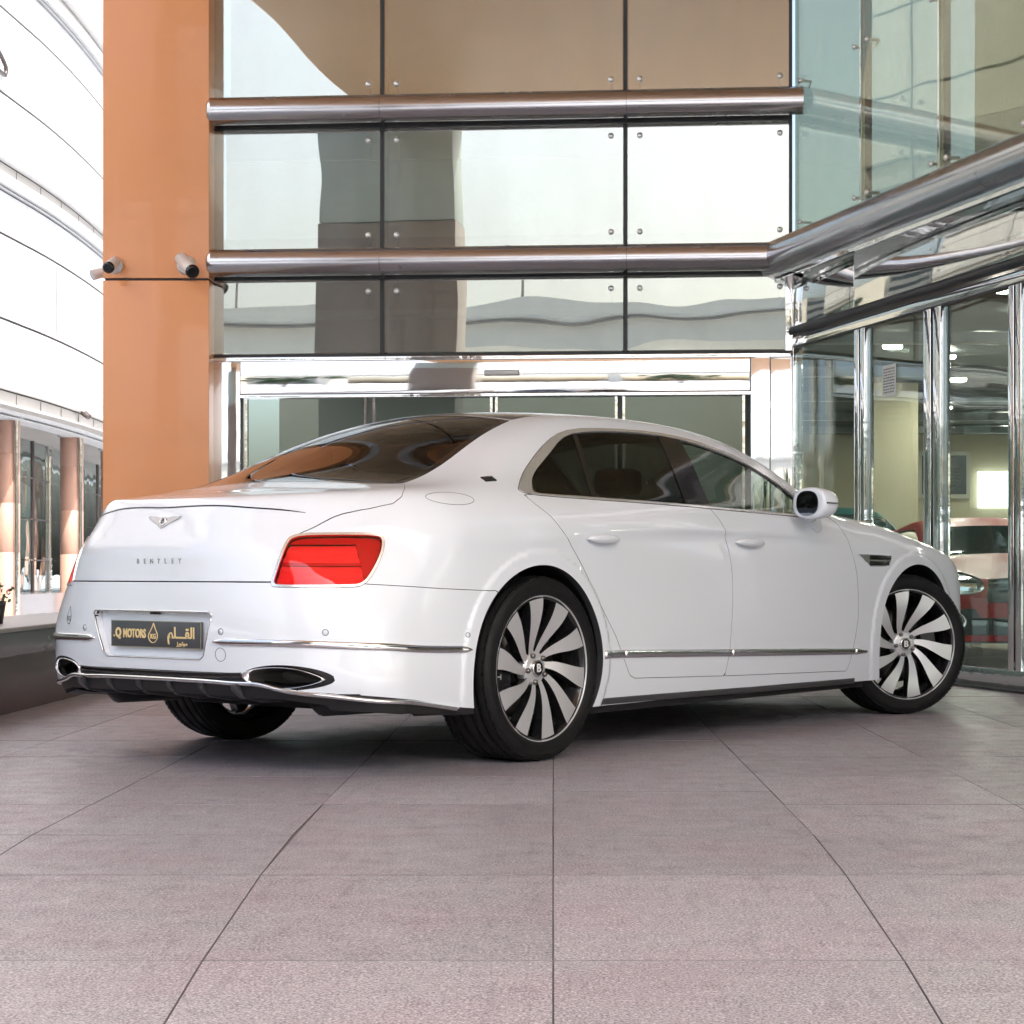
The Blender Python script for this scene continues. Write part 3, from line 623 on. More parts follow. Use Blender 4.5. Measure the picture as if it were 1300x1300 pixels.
        h=MB(); h.lathe([(.034,-.095),(.034,-.104),(.030,-.107),(.0285,-.1065)],36,mi=0); h.lathe([(.0285,-.1065),(.0001,-.1075)],36,mi=1); h.build('hub_cap',[CHROME,BLACK],wheel_o)
        text_mesh('B',.046,.0008,'hub_lettering',WHT,wheel_o,Matrix(((1,0,0,0),(0,0,-1,-.1085),(0,1,0,0),(0,0,0,1))),bold=.001,sx=1.1)
        d=MB(); d.lathe([(.06,.012),(.06,-.020),(.205,-.020),(.205,.012),(.06,.012)],64); d.build('brake_disc',[DISC],wheel_o)
        return wheel_o
    def cal(parent,ang,marks=True):
        c=MB(); sector(c,.125,.222,R(ang-24),R(ang+24),-.062,.04,10); o=c.build('brake_caliper',[CAL],parent,bevel=.008,seg=3)
        if marks:
            for dd in(-12,12):
                a=R(ang+dd); mk=MB(); cx_,cz_=.20*math.cos(a),.20*math.sin(a)
                mk.box((cx_-.014,-.0645,cz_-.011),(cx_-.010,-.0625,cz_+.011)).box((cx_+.010,-.0645,cz_-.011),(cx_+.014,-.0625,cz_+.011)).box((cx_-.010,-.0645,cz_-.002),(cx_+.010,-.0625,cz_+.002)).build('caliper_marking',[WHT],o)
    w0=wheel(); w0.parent=car
    specs=[((.012,-.836,.374),0,-160,w0),((3.232,-.836,.374),R(-29),10,None),((0,.832,.374),math.pi,-20,None),((3.232,.826,.374),math.pi-R(29),170,None)]
    kids=list(w0.children)
    for loc,rz,ca,ex_ in specs:
        if ex_ is None:
            w_=w0.copy(); C.objects.link(w_); w_.parent=car
            for k in kids:
                c=k.copy(); C.objects.link(c); c.parent=w_
        else: w_=ex_
        w_.location=loc; w_.rotation_euler=(0,0,rz)
        cal(w_,ca)
    # turn each wheel a little so the spokes are not identical
    # --- number plate
    PLT=pmat('charcoal_number_plate',(.062,.066,.072),.35,coat=.3,var=.08,vscale=20); GOLD=pmat('gold_lettering',(.86,.68,.34),.4,.2,var=.06)
    pl=MB(); pl.box((-1.172,-.266,.472),(-1.160,.256,.574),0,.003); pl=pl.build('number_plate',[PLT],car)
    mb=MB(); 
    for a,b_ in(((-.266,.472),(.256,.4745)),((-.266,.5715),(.256,.574)),((-.266,.472),(-.2635,.574)),((.2535,.472),(.256,.574))): mb.box((-1.1733,a[0],a[1]),(-1.1715,b_[0],b_[1]))
    mb.build('plate_edge',[pmat('plate_edge_gold',(.34,.31,.2),.4,.3,var=.1)],pl)
    xp=-1.1728
    lettering('MOTORS',.047,'plate_lettering',(xp,.117,.523),pl,GOLD,sx=.70,bold=.0016,space=1.0)
    lettering('Q',.050,'plate_lettering',(xp,.213,.525),pl,GOLD,sx=.85,bold=.0022); lettering('.',.046,'plate_lettering',(xp,.238,.525),pl,GOLD,bold=.001)
    AR='\ufee2\ufee0\u0640\u0640\u0640\ufed8\ufedf\u0627'
    lettering(AR,.058,'plate_lettering',(xp,-.155,.528),pl,GOLD,sx=1.0,bold=.0014)
    lettering('\ufeaf\ufead\ufeee\ufe97\ufeee\ufee3',.022,'plate_lettering',(xp,-.160,.490),pl,GOLD,sx=1.1,bold=.0005)
    def drop(parent,name,c,sc,matl,ax='rear',x=None,nrmv=None):
        outl=[]; 
        for i in range(49):
            a=2*math.pi*i/48; 
            rx,rz=math.sin(a),-math.cos(a)
            zz=rz*.026 if rz<0 else rz*.026+ .022*rz**3
            xx=rx*.026*(1-.75*max(0,rz)**2.2)+.004*max(0,rz)
            outl.append((xx*sc,zz*sc))
        mb=MB(); pts=[(x,c[0]-a,c[1]+b_) for a,b_ in outl]; mb.tube(pts,.0021*sc,6,cap=False)
        return mb.build(name,[matl],parent)
    drop(pl,'plate_logo',(.008,.517),1.0,GOLD,x=xp); lettering('KG',.026,'plate_lettering',(xp,.007,.514),pl,GOLD,bold=.0008,sx=.9)
    # drop decal on the left of the bumper
    dq=drop(bmp,'dealer_decal',(.562,.578),.95,SILV,x=-1.137); me=dq.data
    co=np.array([v.co[:] for v in me.vertices]); co=project(co,5,.0008); [setattr(v,'co',tuple(c_)) for v,c_ in zip(me.vertices,co.tolist())]
    dl=lettering('KG',.028,'decal_lettering',(-1.137,.562,.574),bmp,SILV,depth=.0005,bold=.0005); co=np.array([v.co[:] for v in dl.data.vertices]); co=project(co,5,.0008); [setattr(v,'co',tuple(c_)) for v,c_ in zip(dl.data.vertices,co.tolist())]
    # --- name and winged emblem on the lid
    ys=np.linspace(.083,-.157,7)
    for ch,y in zip('BENTLEY',ys):
        p_=cast(np.array([[-1.5,y,.803]]),(1,0,0),.6)[0]; lettering(ch,.027,'lid_lettering',(p_[0]-.001,y,.803),lidp,SILV,depth=.001,bold=.0004)
    c0=cast(np.array([[-1.5,-.015,.955]]),(1,0,0),.6)[0]; n0=Vector(nrm(grad(c0[None]))[0].tolist()); ax=Vector((0,-1,0)); up=n0.cross(ax).normalized()
    MM=Matrix(((ax.x,up.x,n0.x,c0[0]),(ax.y,up.y,n0.y,c0[1]),(ax.z,up.z,n0.z,c0[2]),(0,0,0,1)))
    mb=MB()
    for s in(-1,1): mb.prism([(s*.018,.016),(s*.045,.022),(s*.097,.024),(s*.085,.012),(s*.060,.000),(s*.038,-.010),(s*.012,-.024),(s*.0,-.027),(0,.012)],0,.0035,'xy')
    mb.prism([(-.016,-.012),(.016,-.012),(.010,-.024),(0,-.029),(-.010,-.024)],0,.0030,'xy')
    em=mb.build('winged_emblem',[pmat('emblem_metal',(.42,.43,.45),.16,1,var=.05)],lidp,bevel=.0012); em.data.transform(MM)
    mb=MB(); mb.lathe([(.0195,.001),(.0195,.006),(.017,.0068),(.0165,.0058)],32,'z'); mb.lathe([(.0165,.0058),(.0001,.0058)],32,'z',mi=1); o=mb.build('emblem_disc',[CHROME,WHT],lidp); o.data.transform(MM)
    text_mesh('B',.030,.0006,'emblem_lettering',BLACK,lidp,MM@Matrix.Translation((0,0,.0066)),sx=1.0,bold=.0012)
    # --- fender vent, engine badge
    for s in(-1,1):
        q=cast(np.array([(x,s*1.4,z) for x,z in((2.80,.82),)]),(0,-s,0),.9)[0]; yv=abs(q[1])
        mb=MB(); ol=[(2.605,.851),(2.70,.851),(2.945,.847),(2.955,.838),(2.935,.795),(2.925,.788),(2.73,.788),(2.70,.806),(2.68,.812),(2.655,.828)]
        mb.prism(ol,s*(yv-.02),s*(yv+.006),'xz'); v=mb.build('fender_vent',[CHROME],car,bevel=.003)
        mb=MB()
        for z0,z1,x1 in((.8225,.846,2.940),(.793,.8165,2.925)): mb.box((2.715,s*(yv+.003),z0),(x1,s*(yv+.0085),z1),0,.003)
        mb.build('vent_opening',[BLACK],v)
        if s<0: lettering('W12',.034,'engine_badge',(2.648,-(yv+.001),.447),car,SILV,'side',bold=.0006,sx=1.1)
    # --- door mirrors
    for s in(-1,1):
        mb=MB(); nu,nv=26,14; vs=[]; cx_,cy_,cz_=2.045,1.035,1.092
        def se(t,e): return math.copysign(abs(t)**e,t)
        for i in range(nv+1):
            th=math.pi*i/nv-math.pi/2
            for j in range(nu):
                ph=2*math.pi*j/nu; X_=.100*se(math.cos(th),.8)*se(math.cos(ph),.8); Y_=.098*se(math.cos(th),.8)*se(math.sin(ph),.8); Z_=.080*se(math.sin(th),.85)
                X_=max(X_,-.055); Y_+=.012*(X_/.1); Z_*=1-.15*(X_+.05)/.16
                vs.append((cx_+X_,s*(cy_+Y_),cz_+Z_))
        fs=[(i*nu+j,i*nu+(j+1)%nu,(i+1)*nu+(j+1)%nu,(i+1)*nu+j) for i in range(nv) for j in range(nu)]
        mb.add(vs,fs,0,True); mo=mb.build('door_mirror',[PAINT],car)
        mb=MB(); el=[(s*(cy_-.006+-.004+.060*se(math.cos(a),.8)),cz_+.060*se(math.sin(a),.85)) for a in np.linspace(0,2*np.pi,33)[:-1]]
        mb.prism(el,1.9835,1.988,'yz'); mb.build('mirror_glass',[pmat('mirror_glass',(.12,.13,.14),.03,1,var=.05)],mo)
        mb=MB(); mb.tube([(2.00,s*(1.128),1.092),(2.04,s*1.136,1.092),(2.09,s*1.134,1.091),(2.13,s*1.115,1.090),(2.152,s*1.08,1.09)],.005,8); mb.build('mirror_strip',[CHROME],mo)
        mb=MB(); mb.prism([(2.13,1.05),(2.20,1.06),(2.26,1.04),(2.275,.975),(2.24,.955),(2.20,.975),(2.16,1.02)],s*.90,s*.945,'xz'); mb.tube([(2.17,s*.94,1.03),(2.10,s*.99,1.045)],[.028,.022],10); mb.build('mirror_stalk',[PAINT],mo,bevel=.008)
    # --- cabin
    mb=MB(); mb.box((.0,-.82,.32),(2.5,.82,.40)); mb.box((2.25,-.80,.40),(2.75,.80,1.0),0,.06); mb.box((-.3,-.75,.4),(.15,.75,1.0),0,.05); mb.box((.2,-.80,.40),(.22,.8,.95)); mb.build('cabin_floor',[CABIN],car)
    for y in(-.38,.38):
        mb=MB(); mb.box((1.45,y-.25,.45),(1.98,y+.25,.66),0,.06); s1=MB(); s1.box((1.28,y-.24,.6),(1.46,y+.24,1.10),0,.06); s1.box((1.27,y-.12,1.12),(1.38,y+.12,1.25),0,.04); mb.v+=s1.v and []; mb.build('seat_cushion',[CABIN],car); s1.build('seat_backrest',[CABIN],car)
    mb=MB(); mb.box((.25,-.70,.45),(.85,.70,.68),0,.06); mb.box((.12,-.70,.6),(.32,.70,1.08),0,.06)
    for y in(-.42,.42): mb.box((.12,y-.13,1.06),(.22,y+.13,1.19),0,.035)
    mb.build('rear_bench',[CABIN],car)
    mb=MB(); mb.box((-.60,-.66,1.0),(.1,.66,1.03),0,.01); mb.build('parcel_shelf',[CABIN],car)
    mb=MB(); a=np.linspace(0,2*np.pi,30); mb.tube([(2.1+.04*math.sin(t),.38+.18*math.cos(t),.93+.17*math.sin(t)) for t in a],.014,8,cap=False); mb.build('steering_wheel',[CABIN],car)
    return car
# ================================================================= camera, sky, sun
f_,H_=2417.84,.769297
cd=bpy.data.cameras.new('camera'); cam=bpy.data.objects.new('camera',cd); C.objects.link(cam); bpy.context.scene.camera=cam
cam.location=(0,0,H_); cam.rotation_euler=(R(90),0,0); cd.sensor_width=36; cd.lens=36*f_/1300; cd.shift_x=-(710.3-650)/1300; cd.shift_y=(723.8-650)/1300; cd.clip_end=3000; cd.clip_start=.05
SC=bpy.context.scene
SUN_EL,SUN_AZ=52,-58      # azimuth from +x towards +y, degrees
sd=Vector((math.cos(R(SUN_EL))*math.cos(R(SUN_AZ)),math.cos(R(SUN_EL))*math.sin(R(SUN_AZ)),math.sin(R(SUN_EL))))
w=bpy.data.worlds.new('World'); SC.world=w; w.use_nodes=True; nt=w.node_tree
sk=nt.nodes.new('ShaderNodeTexSky'); sk.sky_type='NISHITA'; sk.sun_disc=False; sk.sun_elevation=R(SUN_EL); sk.sun_rotation=math.atan2(sd.x,sd.y); sk.air_density=1.0; sk.dust_density=7; sk.ozone_density=1
hs=nt.nodes.new('ShaderNodeHueSaturation'); hs.inputs['Saturation'].default_value=.90; nt.links.new(sk.outputs[0],hs.inputs['Color']); nt.links.new(hs.outputs[0],nt.nodes['Background'].inputs[0]); nt.nodes['Background'].inputs[1].default_value=.15
sl=bpy.data.lights.new('sun','SUN'); sl.energy=3.2; sl.angle=R(.5); sl.color=(1,.975,.945); so=bpy.data.objects.new('sun',sl); C.objects.link(so); so.rotation_euler=sd.to_track_quat('Z','Y').to_euler()
SC.view_settings.view_transform='Standard'; SC.view_settings.look='None'; SC.view_settings.gamma=1; SC.view_settings.exposure=EXPO
SC.cycles.use_denoising=True; SC.cycles.use_adaptive_sampling=True; SC.cycles.adaptive_threshold=.035; SC.cycles.adaptive_min_samples=20; SC.cycles.max_bounces=7; SC.cycles.transparent_max_bounces=24; SC.cycles.glossy_bounces=5; SC.cycles.diffuse_bounces=4; SC.cycles.sample_clamp_indirect=8
# ================================================================= materials
def granite(name,base,dark,light,rough=.55):
    m,nt,out=newmat(name); L=nt.links; b=nd(nt,'ShaderNodeBsdfPrincipled'); L.new(b.outputs[0],out.inputs[0])
    tc=nd(nt,'ShaderNodeTexCoord'); ge=nd(nt,'ShaderNodeNewGeometry')
    def noise(sc,det=3,st=(1,1,1),rot=0):
        mp=nd(nt,'ShaderNodeMapping'); mp.inputs['Scale'].default_value=st; mp.inputs['Rotation'].default_value=(0,0,rot); L.new(tc.outputs['Object'],mp.inputs[0]); n=nd(nt,'ShaderNodeTexNoise'); n.inputs['Scale'].default_value=sc; n.inputs['Detail'].default_value=det; L.new(mp.outputs[0],n.inputs['Vector']); return n
    def ramp(src,p0,p1,c0,c1):
        r=nd(nt,'ShaderNodeValToRGB'); r.color_ramp.elements[0].position=p0; r.color_ramp.elements[1].position=p1; r.color_ramp.elements[0].color=(*c0,1); r.color_ramp.elements[1].color=(*c1,1); L.new(src,r.inputs[0]); return r
    def mix(a,b2,fac,bt='MIX'):
        x=nd(nt,'ShaderNodeMix',data_type='RGBA',blend_type=bt)
        for i,v in((6,a),(7,b2)):
            if isinstance(v,tuple): x.inputs[i].default_value=(*v,1)
            else: L.new(v,x.inputs[i])
        if isinstance(fac,float): x.inputs[0].default_value=fac
        else: L.new(fac,x.inputs[0])
        return x.outputs[2]
    n1=noise(185,3); n2=noise(2.2,4); n3=noise(95,2); n4=noise(9,5); st=noise(26,2,(1,.10,1),.12)
    c=ramp(n1.outputs[0],.38,.64,dark,light).outputs[0]
    c=mix(c,base,.30)
    pink=ramp(n2.outputs[0],.42,.62,(0,0,0),(1,1,1)).outputs[0]
    c=mix(c,mix(c,(1.01,.93,.955),1.,'MULTIPLY'),pink)
    fleck=ramp(n3.outputs[0],.60,.66,(0,0,0),(1,1,1)).outputs[0]; c=mix(c,light,mix((0,0,0),fleck,.80))
    pit=ramp(noise(105,2).outputs[0],.58,.66,(0,0,0),(1,1,1)).outputs[0]; c=mix(c,tuple(v*.8 for v in dark),mix((0,0,0),pit,.62))
    rnd=nd(nt,'ShaderNodeMapRange'); L.new(ge.outputs['Random Per Island'],rnd.inputs[0]); rnd.inputs[3].default_value=.86; rnd.inputs[4].default_value=1.06
    cc=nd(nt,'ShaderNodeCombineColor'); [L.new(rnd.outputs[0],cc.inputs[i]) for i in range(3)]; c=mix(c,cc.outputs[0],1.,'MULTIPLY')
    stn=ramp(n4.outputs[0],.62,.78,(0,0,0),(1,1,1)).outputs[0]; c=mix(c,mix(c,(.80,.76,.76),1.,'MULTIPLY'),stn)
    ts=ramp(st.outputs[0],.58,.70,(0,0,0),(1,1,1)).outputs[0]; c=mix(c,mix(c,(.86,.86,.87),1.,'MULTIPLY'),ts)
    rust=ramp(noise(5.5,6).outputs[0],.71,.76,(0,0,0),(1,1,1)).outputs[0]; c=mix(c,(.24,.17,.12),mix((0,0,0),rust,.45))
    L.new(c,b.inputs['Base Color'])
    mr=nd(nt,'ShaderNodeMapRange'); L.new(n4.outputs[0],mr.inputs[0]); mr.inputs[1].default_value=.3; mr.inputs[2].default_value=.7; mr.inputs[3].default_value=rough-.13; mr.inputs[4].default_value=rough+.1; L.new(mr.outputs[0],b.inputs['Roughness'])
    bp=nd(nt,'ShaderNodeBump'); bp.inputs['Distance'].default_value=.0011; L.new(n1.outputs[0],bp.inputs['Height']); bp2=nd(nt,'ShaderNodeBump'); bp2.inputs['Distance'].default_value=.0012; L.new(st.outputs[0],bp2.inputs['Height']); L.new(bp.outputs[0],bp2.inputs['Normal']); L.new(bp2.outputs[0],b.inputs['Normal'])
    return m
PAVE=granite('flamed_granite_paving',(.305,.290,.318),(.10,.088,.105),(.60,.585,.62),.48)
GROUND=pmat('pale_concrete_ground',(.31,.325,.35),.8,var=.2,vscale=.8,bump=.002,bscale=30)
BED=pmat('joint_mortar',(.17,.158,.168),.9,var=.4,vscale=20)
ORANGE=pmat('orange_aluminium_cladding',(.80,.345,.145),.33,coat=.25,var=.06,vscale=.9,rvar=.06,bump=.0006,bscale=1.2)
SOFF=pmat('tan_soffit_panel',(.58,.335,.175),.5,var=.07,vscale=.7)
STEEL=pmat('brushed_stainless_tube',(.60,.605,.635),.22,1,var=.05,vscale=2,rvar=.06,stretch=(1,1,6),bump=.0004,bscale=2.5)
MIRST=pmat('polished_stainless',(.80,.80,.79),.045,1,var=.03,vscale=2,bump=.005,bscale=.8,detail=2)
MIRS2=pmat('polished_stainless_frame',(.78,.79,.78),.06,1,var=.03,vscale=4,bump=.004,bscale=6)
DALU=pmat('dark_bronze_aluminium',(.11,.09,.085),.4,.5,var=.1)
BGASK=pmat('black_gasket',(.03,.033,.036),.5,var=.2)
FGL=glassmat('coated_facade_glass',(.62,.68,.66),.40,wav=.004,wscale=.9,rcol=(.94,.955,.89),veil=.06)
WGL=glassmat('tinted_wing_glass',(.68,.72,.62),.22,wav=.004,wscale=.8,rcol=(.92,.89,.74),veil=.06)
DGL=glassmat('showroom_door_glass',(.88,.95,.92),.07,wav=.004,wscale=1.2,rcol=(.92,1,.97))
EDGE=pmat('green_glass_edge',(.22,.33,.31),.1,var=.05,coat=1)
BLIND=pmat('pale_grey_blind',(.58,.63,.54),.7,var=.04)
SPAND=pmat('brown_spandrel_panel',(.30,.265,.235),.6,var=.06)
BLK9=0;BOLT=pmat('satin_bolt_cap',(.78,.79,.80),.3,.6,var=.03)
WHITEC=pmat('white_cladding_panel',(.58,.585,.59),.55,var=.03,vscale=.5)
WHITER=pmat('shaded_white_render',(.42,.40,.375),.75,var=.1,vscale=2)  # warm grey takes the brown-grey shading of the cornices into the colour
SHADOWJ=pmat('dark_panel_joint',(.05,.042,.04),.8,var=.1)
PINKC=pmat('pink_terracotta_cladding',(.42,.25,.19),.5,var=.1,vscale=4)
SGL=glassmat('shopfront_glass',(.50,.58,.55),.32,wav=.02,wscale=1.2,rcol=(.95,1,1))
BROWNG=pmat('polished_brown_granite',(.075,.036,.036),.33,coat=.2,var=.15,vscale=30,bump=.0005,bscale=2)
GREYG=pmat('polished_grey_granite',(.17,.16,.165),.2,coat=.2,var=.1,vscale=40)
LEAF=pmat('green_leaves',(.055,.11,.035),.5,var=.5,vscale=5); LEAF2=pmat('dark_green_leaves',(.035,.075,.03),.5,var=.5,vscale=5)
BARK=pmat('bark',(.12,.09,.07),.9,var=.3,vscale=9,bump=.01,bscale=20)
CONC=pmat('pale_viaduct_concrete',(.84,.81,.72),.8,var=.1,vscale=.4)
# ================================================================= ground and paving
g=MB(); g.add([(-300,-300,-.03),(300,-300,-.03),(300,300,-.03),(-300,300,-.03)],[(0,1,2,3)]); tag(g.build('ground',[GROUND]),kind='structure')
def warp(x,y):
    k=min(max((5.6-y)/2.36,0),1.8)**1.5; return (x*(1-.125*k)-.0033*y,y)
rows=[-1.4,-.3,.8,1.75,2.70,3.755,4.806,5.53,6.25,7.1,7.85,8.6,9.35,10.1,10.85,11.6,12.35,13.1,13.85,14.6,15.35,16.1]
pv=MB(); bed=MB()
def wing_x(y): return 1.91+.288*(15.48-y)
cols=[-8+ (.757*i) for i in range(0)]
for c in range(-4,9):
    x0,x1=c*.757,(c+1)*.757
    if x0<-3.1: x0=-2.96
    if x1<-2.9: continue
    rs=list(rows)
    if c in(0,): rs=[r for r in rs if r not in(7.1,6.25)]+[6.62]
    if c==-1: rs=[r for r in rs if r not in(5.53,)]
    if c==-2: rs=[r for r in rs if r not in (7.85,)]
    rs=sorted(rs)
    for a,b_ in zip(rs[:-1],rs[1:]):
        gx=random.uniform(.0007,.0011); gy=random.uniform(.0030,.0046); cr=[(x0+gx,a+gy),(x1-gx,a+gy),(x1-gx,b_-gy),(x0+gx,b_-gy)]
        jit=[random.uniform(-.0009,.0009) for _ in range(4)]
        n=5; top=[]
        # a slab: top face, arrised edge
        P4=[warp(*p) for p in cr]; dz=random.uniform(-.0008,.0008)
        e=.0012; cx_=sum(p[0] for p in P4)/4; cy_=sum(p[1] for p in P4)/4
        def shrink(p,d): return (p[0]+(d if p[0]<cx_ else -d),p[1]+(d if p[1]<cy_ else -d))
        vs=[(*shrink(p,e),dz) for p in P4]+[(*p,dz-.002) for p in P4]+[(*p,-.022) for p in P4]
        pv.add(vs,[(0,1,2,3)]); pv.add(vs,[(k,(k+1)%4,(k+1)%4+4,k+4)[::-1] for k in range(4)]+[(k+4,(k+1)%4+4,(k+1)%4+8,k+8)[::-1] for k in range(4)],1)
tag(pv.build('paving',[PAVE,BED]),kind='structure')
bed.add([(-2.97,-1.5,-.005),(7.2,-1.5,-.005),(7.2,16.2,-.005),(-2.97,16.2,-.005)],[(0,1,2,3)]); tag(bed.build('paving_bed',[BED]),kind='structure')
# ================================================================= main glass front (runs left from the inner corner)
cX,cY=1.91,15.48
ang=math.atan2(.38,-4.8)                      # direction of the wall seen from the corner
fd_=Vector((math.cos(ang),math.sin(ang),0)); fn=Vector((fd_.y*-1,fd_.x,0)); fn=fn if fn.y<0 else -fn
FM=Matrix(((-fd_.x,fn.x*-1,0,cX),(-fd_.y,fn.y*-1,0,cY),(0,0,1,0),(0,0,0,1)))   # local x to the right along the wall (corner = 0), local y into the building
def bake(o,M): o.data.transform(M); return o
front=empty('glass_facade',(0,0,0),0,'tall glazed front wall behind the car with two steel tubes and a sliding door','facade')
def FB(mb,name,mats,parent=front,**k): return bake(mb.build(name,mats,parent,**k),FM)
Z1,Z2,ZS=4.545,3.295,2.520
xs_=[-4.90,-3.485,-1.445,-.015]      # left end, two mullions, right end (metres along the wall)
xs_=[-4.92,-3.385,-1.375,-.0]
rowsz=[(ZS+.035,Z2-.108),(Z2+.115,Z1-.108),(Z1+.115,6.6),(6.66,9.1)]
for (z0,z1) in rowsz:
    for a,b_ in zip(xs_[:-1],xs_[1:]):
        x0,x1=a+.018,b_-.018
        if a==xs_[0]: x0=a+.03
        mb=MB(); mb.box((x0,0,z0+.012),(x1,.012,z1-.012)); p=FB(mb,'glass_panel',[FGL])
        # point fixings
        for bx in((x0+.10,x1-.10) if a!=xs_[0] else (x0+.055,x1-.10)):
            for bz in(z0+.13,z1-.11):
                if z0>4 and bz>6: continue
                if z0<3 and bz<z0+.2: continue
                q=MB(); q.lathe([(.0001,-.014),(.018,-.012),(.024,-.004),(.024,0),(.012,.012),(.012,.10),(.0001,.10)],18,'y',org=(bx,0,bz)); FB(q,'point_fixing',[BOLT],p)
                q=MB(); q.tube([(bx,.10,bz),(bx,.10,bz-.10),(bx,.22,bz-.10)],.010,8); FB(q,'spider_arm',[STEEL],p)
for a in xs_[1:3]:
    mb=MB(); mb.box((a-.012,-.004,ZS+.04),(a+.012,.02,9.1)); mb.box((a-.03,.05,ZS+.04),(a+.03,.14,9.1)); FB(mb,'mullion',[BGASK])
mb=MB(); mb.box((xs_[0]-.05,-.03,0),(xs_[0]+.022,.10,9.1)); FB(mb,'edge_profile',[DALU])
mb=MB(); mb.box((-.045,-.010,Z2),(-.018,.08,9.1)); FB(mb,'corner_mullion',[BGASK]); mb=MB(); mb.box((-.075,-.014,ZS+.03),(-.015,.08,Z2-.02),0,.004); FB(mb,'corner_post',[MIRS2])
for zc in(Z1,Z2):
    mb=MB(); segs=xs_; r=.112
    x0=xs_[0]+.155; x1=(.06 if zc==Z1 else -.02)
    n=60; pts=[(x0+(x1-x0)*i/n,-.17,zc) for i in range(n+1)]; rr=[r]*(n+1)
    mb.tube(pts,r,40,cap=False)
    mb.lathe([(r,0),(r*.97,-.02),(r*.85,-.035),(.0001,-.04)],40,'x',org=(x0,-.17,zc))
    t=FB(mb,'tube_rail',[STEEL])
    for a in xs_[1:3]:
        q=MB(); q.lathe([(r+.0006,-.0015),(r+.0012,0),(r+.0006,.0015)],40,'x',org=(a+.02,-.17,zc)); FB(q,'tube_joint',[DALU],t)
    mb=MB(); mb.box((xs_[0]+.02,-.02,zc-.118),(-.02,.12,zc-.106)); mb.box((xs_[0]+.02,.02,zc-.10),(-.02,.12,zc+.10)); FB(mb,'transom_and_shadow',[BGASK])  # thin front strip draws the dark shadow line under the tube
mb=MB(); mb.box((xs_[0]+.02,-.02,ZS+.018),(-.02,.05,ZS+.034)); FB(mb,'dark_sill_line',[BGASK])
# inside, behind the upper panes: blinds above, brown spandrels below
mb=MB(); mb.box((xs_[0]+.03,.75,3.62),(0,.78,4.32)); mb.box((xs_[0]+.03,.9,4.75),(0,.93,9)); FB(mb,'roller_blind',[BLIND])
mb=MB(); mb.box((xs_[0]+.03,.45,3.30),(0,.75,3.60)); mb.box((xs_[0]+.03,.75,4.33),(0,.95,4.60)); mb.box((xs_[0]+.03,.45,2.58),(0,.50,3.28)); FB(mb,'spandrel',[SPAND])
# polished door surround
mb=MB(); dz=2.20
mb.box((xs_[0]+.03,-.03,0),(-4.575,.10,ZS),0,.004); FB(mb,'steel_jamb',[MIRST])
mb=MB(); mb.box((-4.57,-.05,dz+.025),(-.36,.10,ZS-.02),0,.006); hd=FB(mb,'steel_header',[MIRST])
mb=MB(); mb.box((-.355,-.04,0),(-.20,.10,ZS-.01),0,.004); FB(mb,'steel_jamb',[MIRST])
mb=MB(); mb.box((-.195,-.02,0),(-.002,.10,ZS-.01),0,.004); FB(mb,'steel_jamb',[MIRST])
mb=MB(); mb.box((xs_[0]+.03,-.055,ZS-.022),(-.03,.0,ZS+.012),0,.004); FB(mb,'header_trim',[MIRS2])
mb=MB(); mb.box((-4.575,-.045,dz-.005),(-.35,.02,dz+.022),0,.003); FB(mb,'header_trim',[MIRS2])
mb=MB(); mb.box((-2.53,-.085,2.365),(-2.24,-.045,2.41),0,.008); FB(mb,'motion_sensor',[pmat('sensor_grey',(.45,.45,.44),.3,.3)],hd)
for x0,x1 in((-4.545,-3.52),(-3.47,-2.47),(-2.45,-1.44),(-1.40,-.40)):
    mb=MB(); mb.box((x0+.012,.03,.05),(x1-.012,.042,dz-.01)); d=FB(mb,'door_leaf',[DGL])
    mb=MB(); mb.box((x0,.015,.0),(x0+.022,.055,dz-.006)); mb.box((x1-.022,.015,0),(x1,.055,dz-.006)); mb.box((x0+.02,.017,0),(x1-.02,.052,.06)); FB(mb,'leaf_frame',[MIRS2],d)
# lobby seen through the doors
mb=MB(); mb.box((-4.8,2.4,0),(-.1,2.45,3.2)); o=FB(mb,'lobby_wall',[pmat('lobby_grey_wall',(.30,.34,.33),.7,var=.05)])
mb=MB(); mb.box((-4.8,.2,2.9),(-.1,2.4,2.95)); FB(mb,'lobby_ceiling',[pmat('lobby_ceiling_grey',(.40,.41,.39),.8,var=.04)])
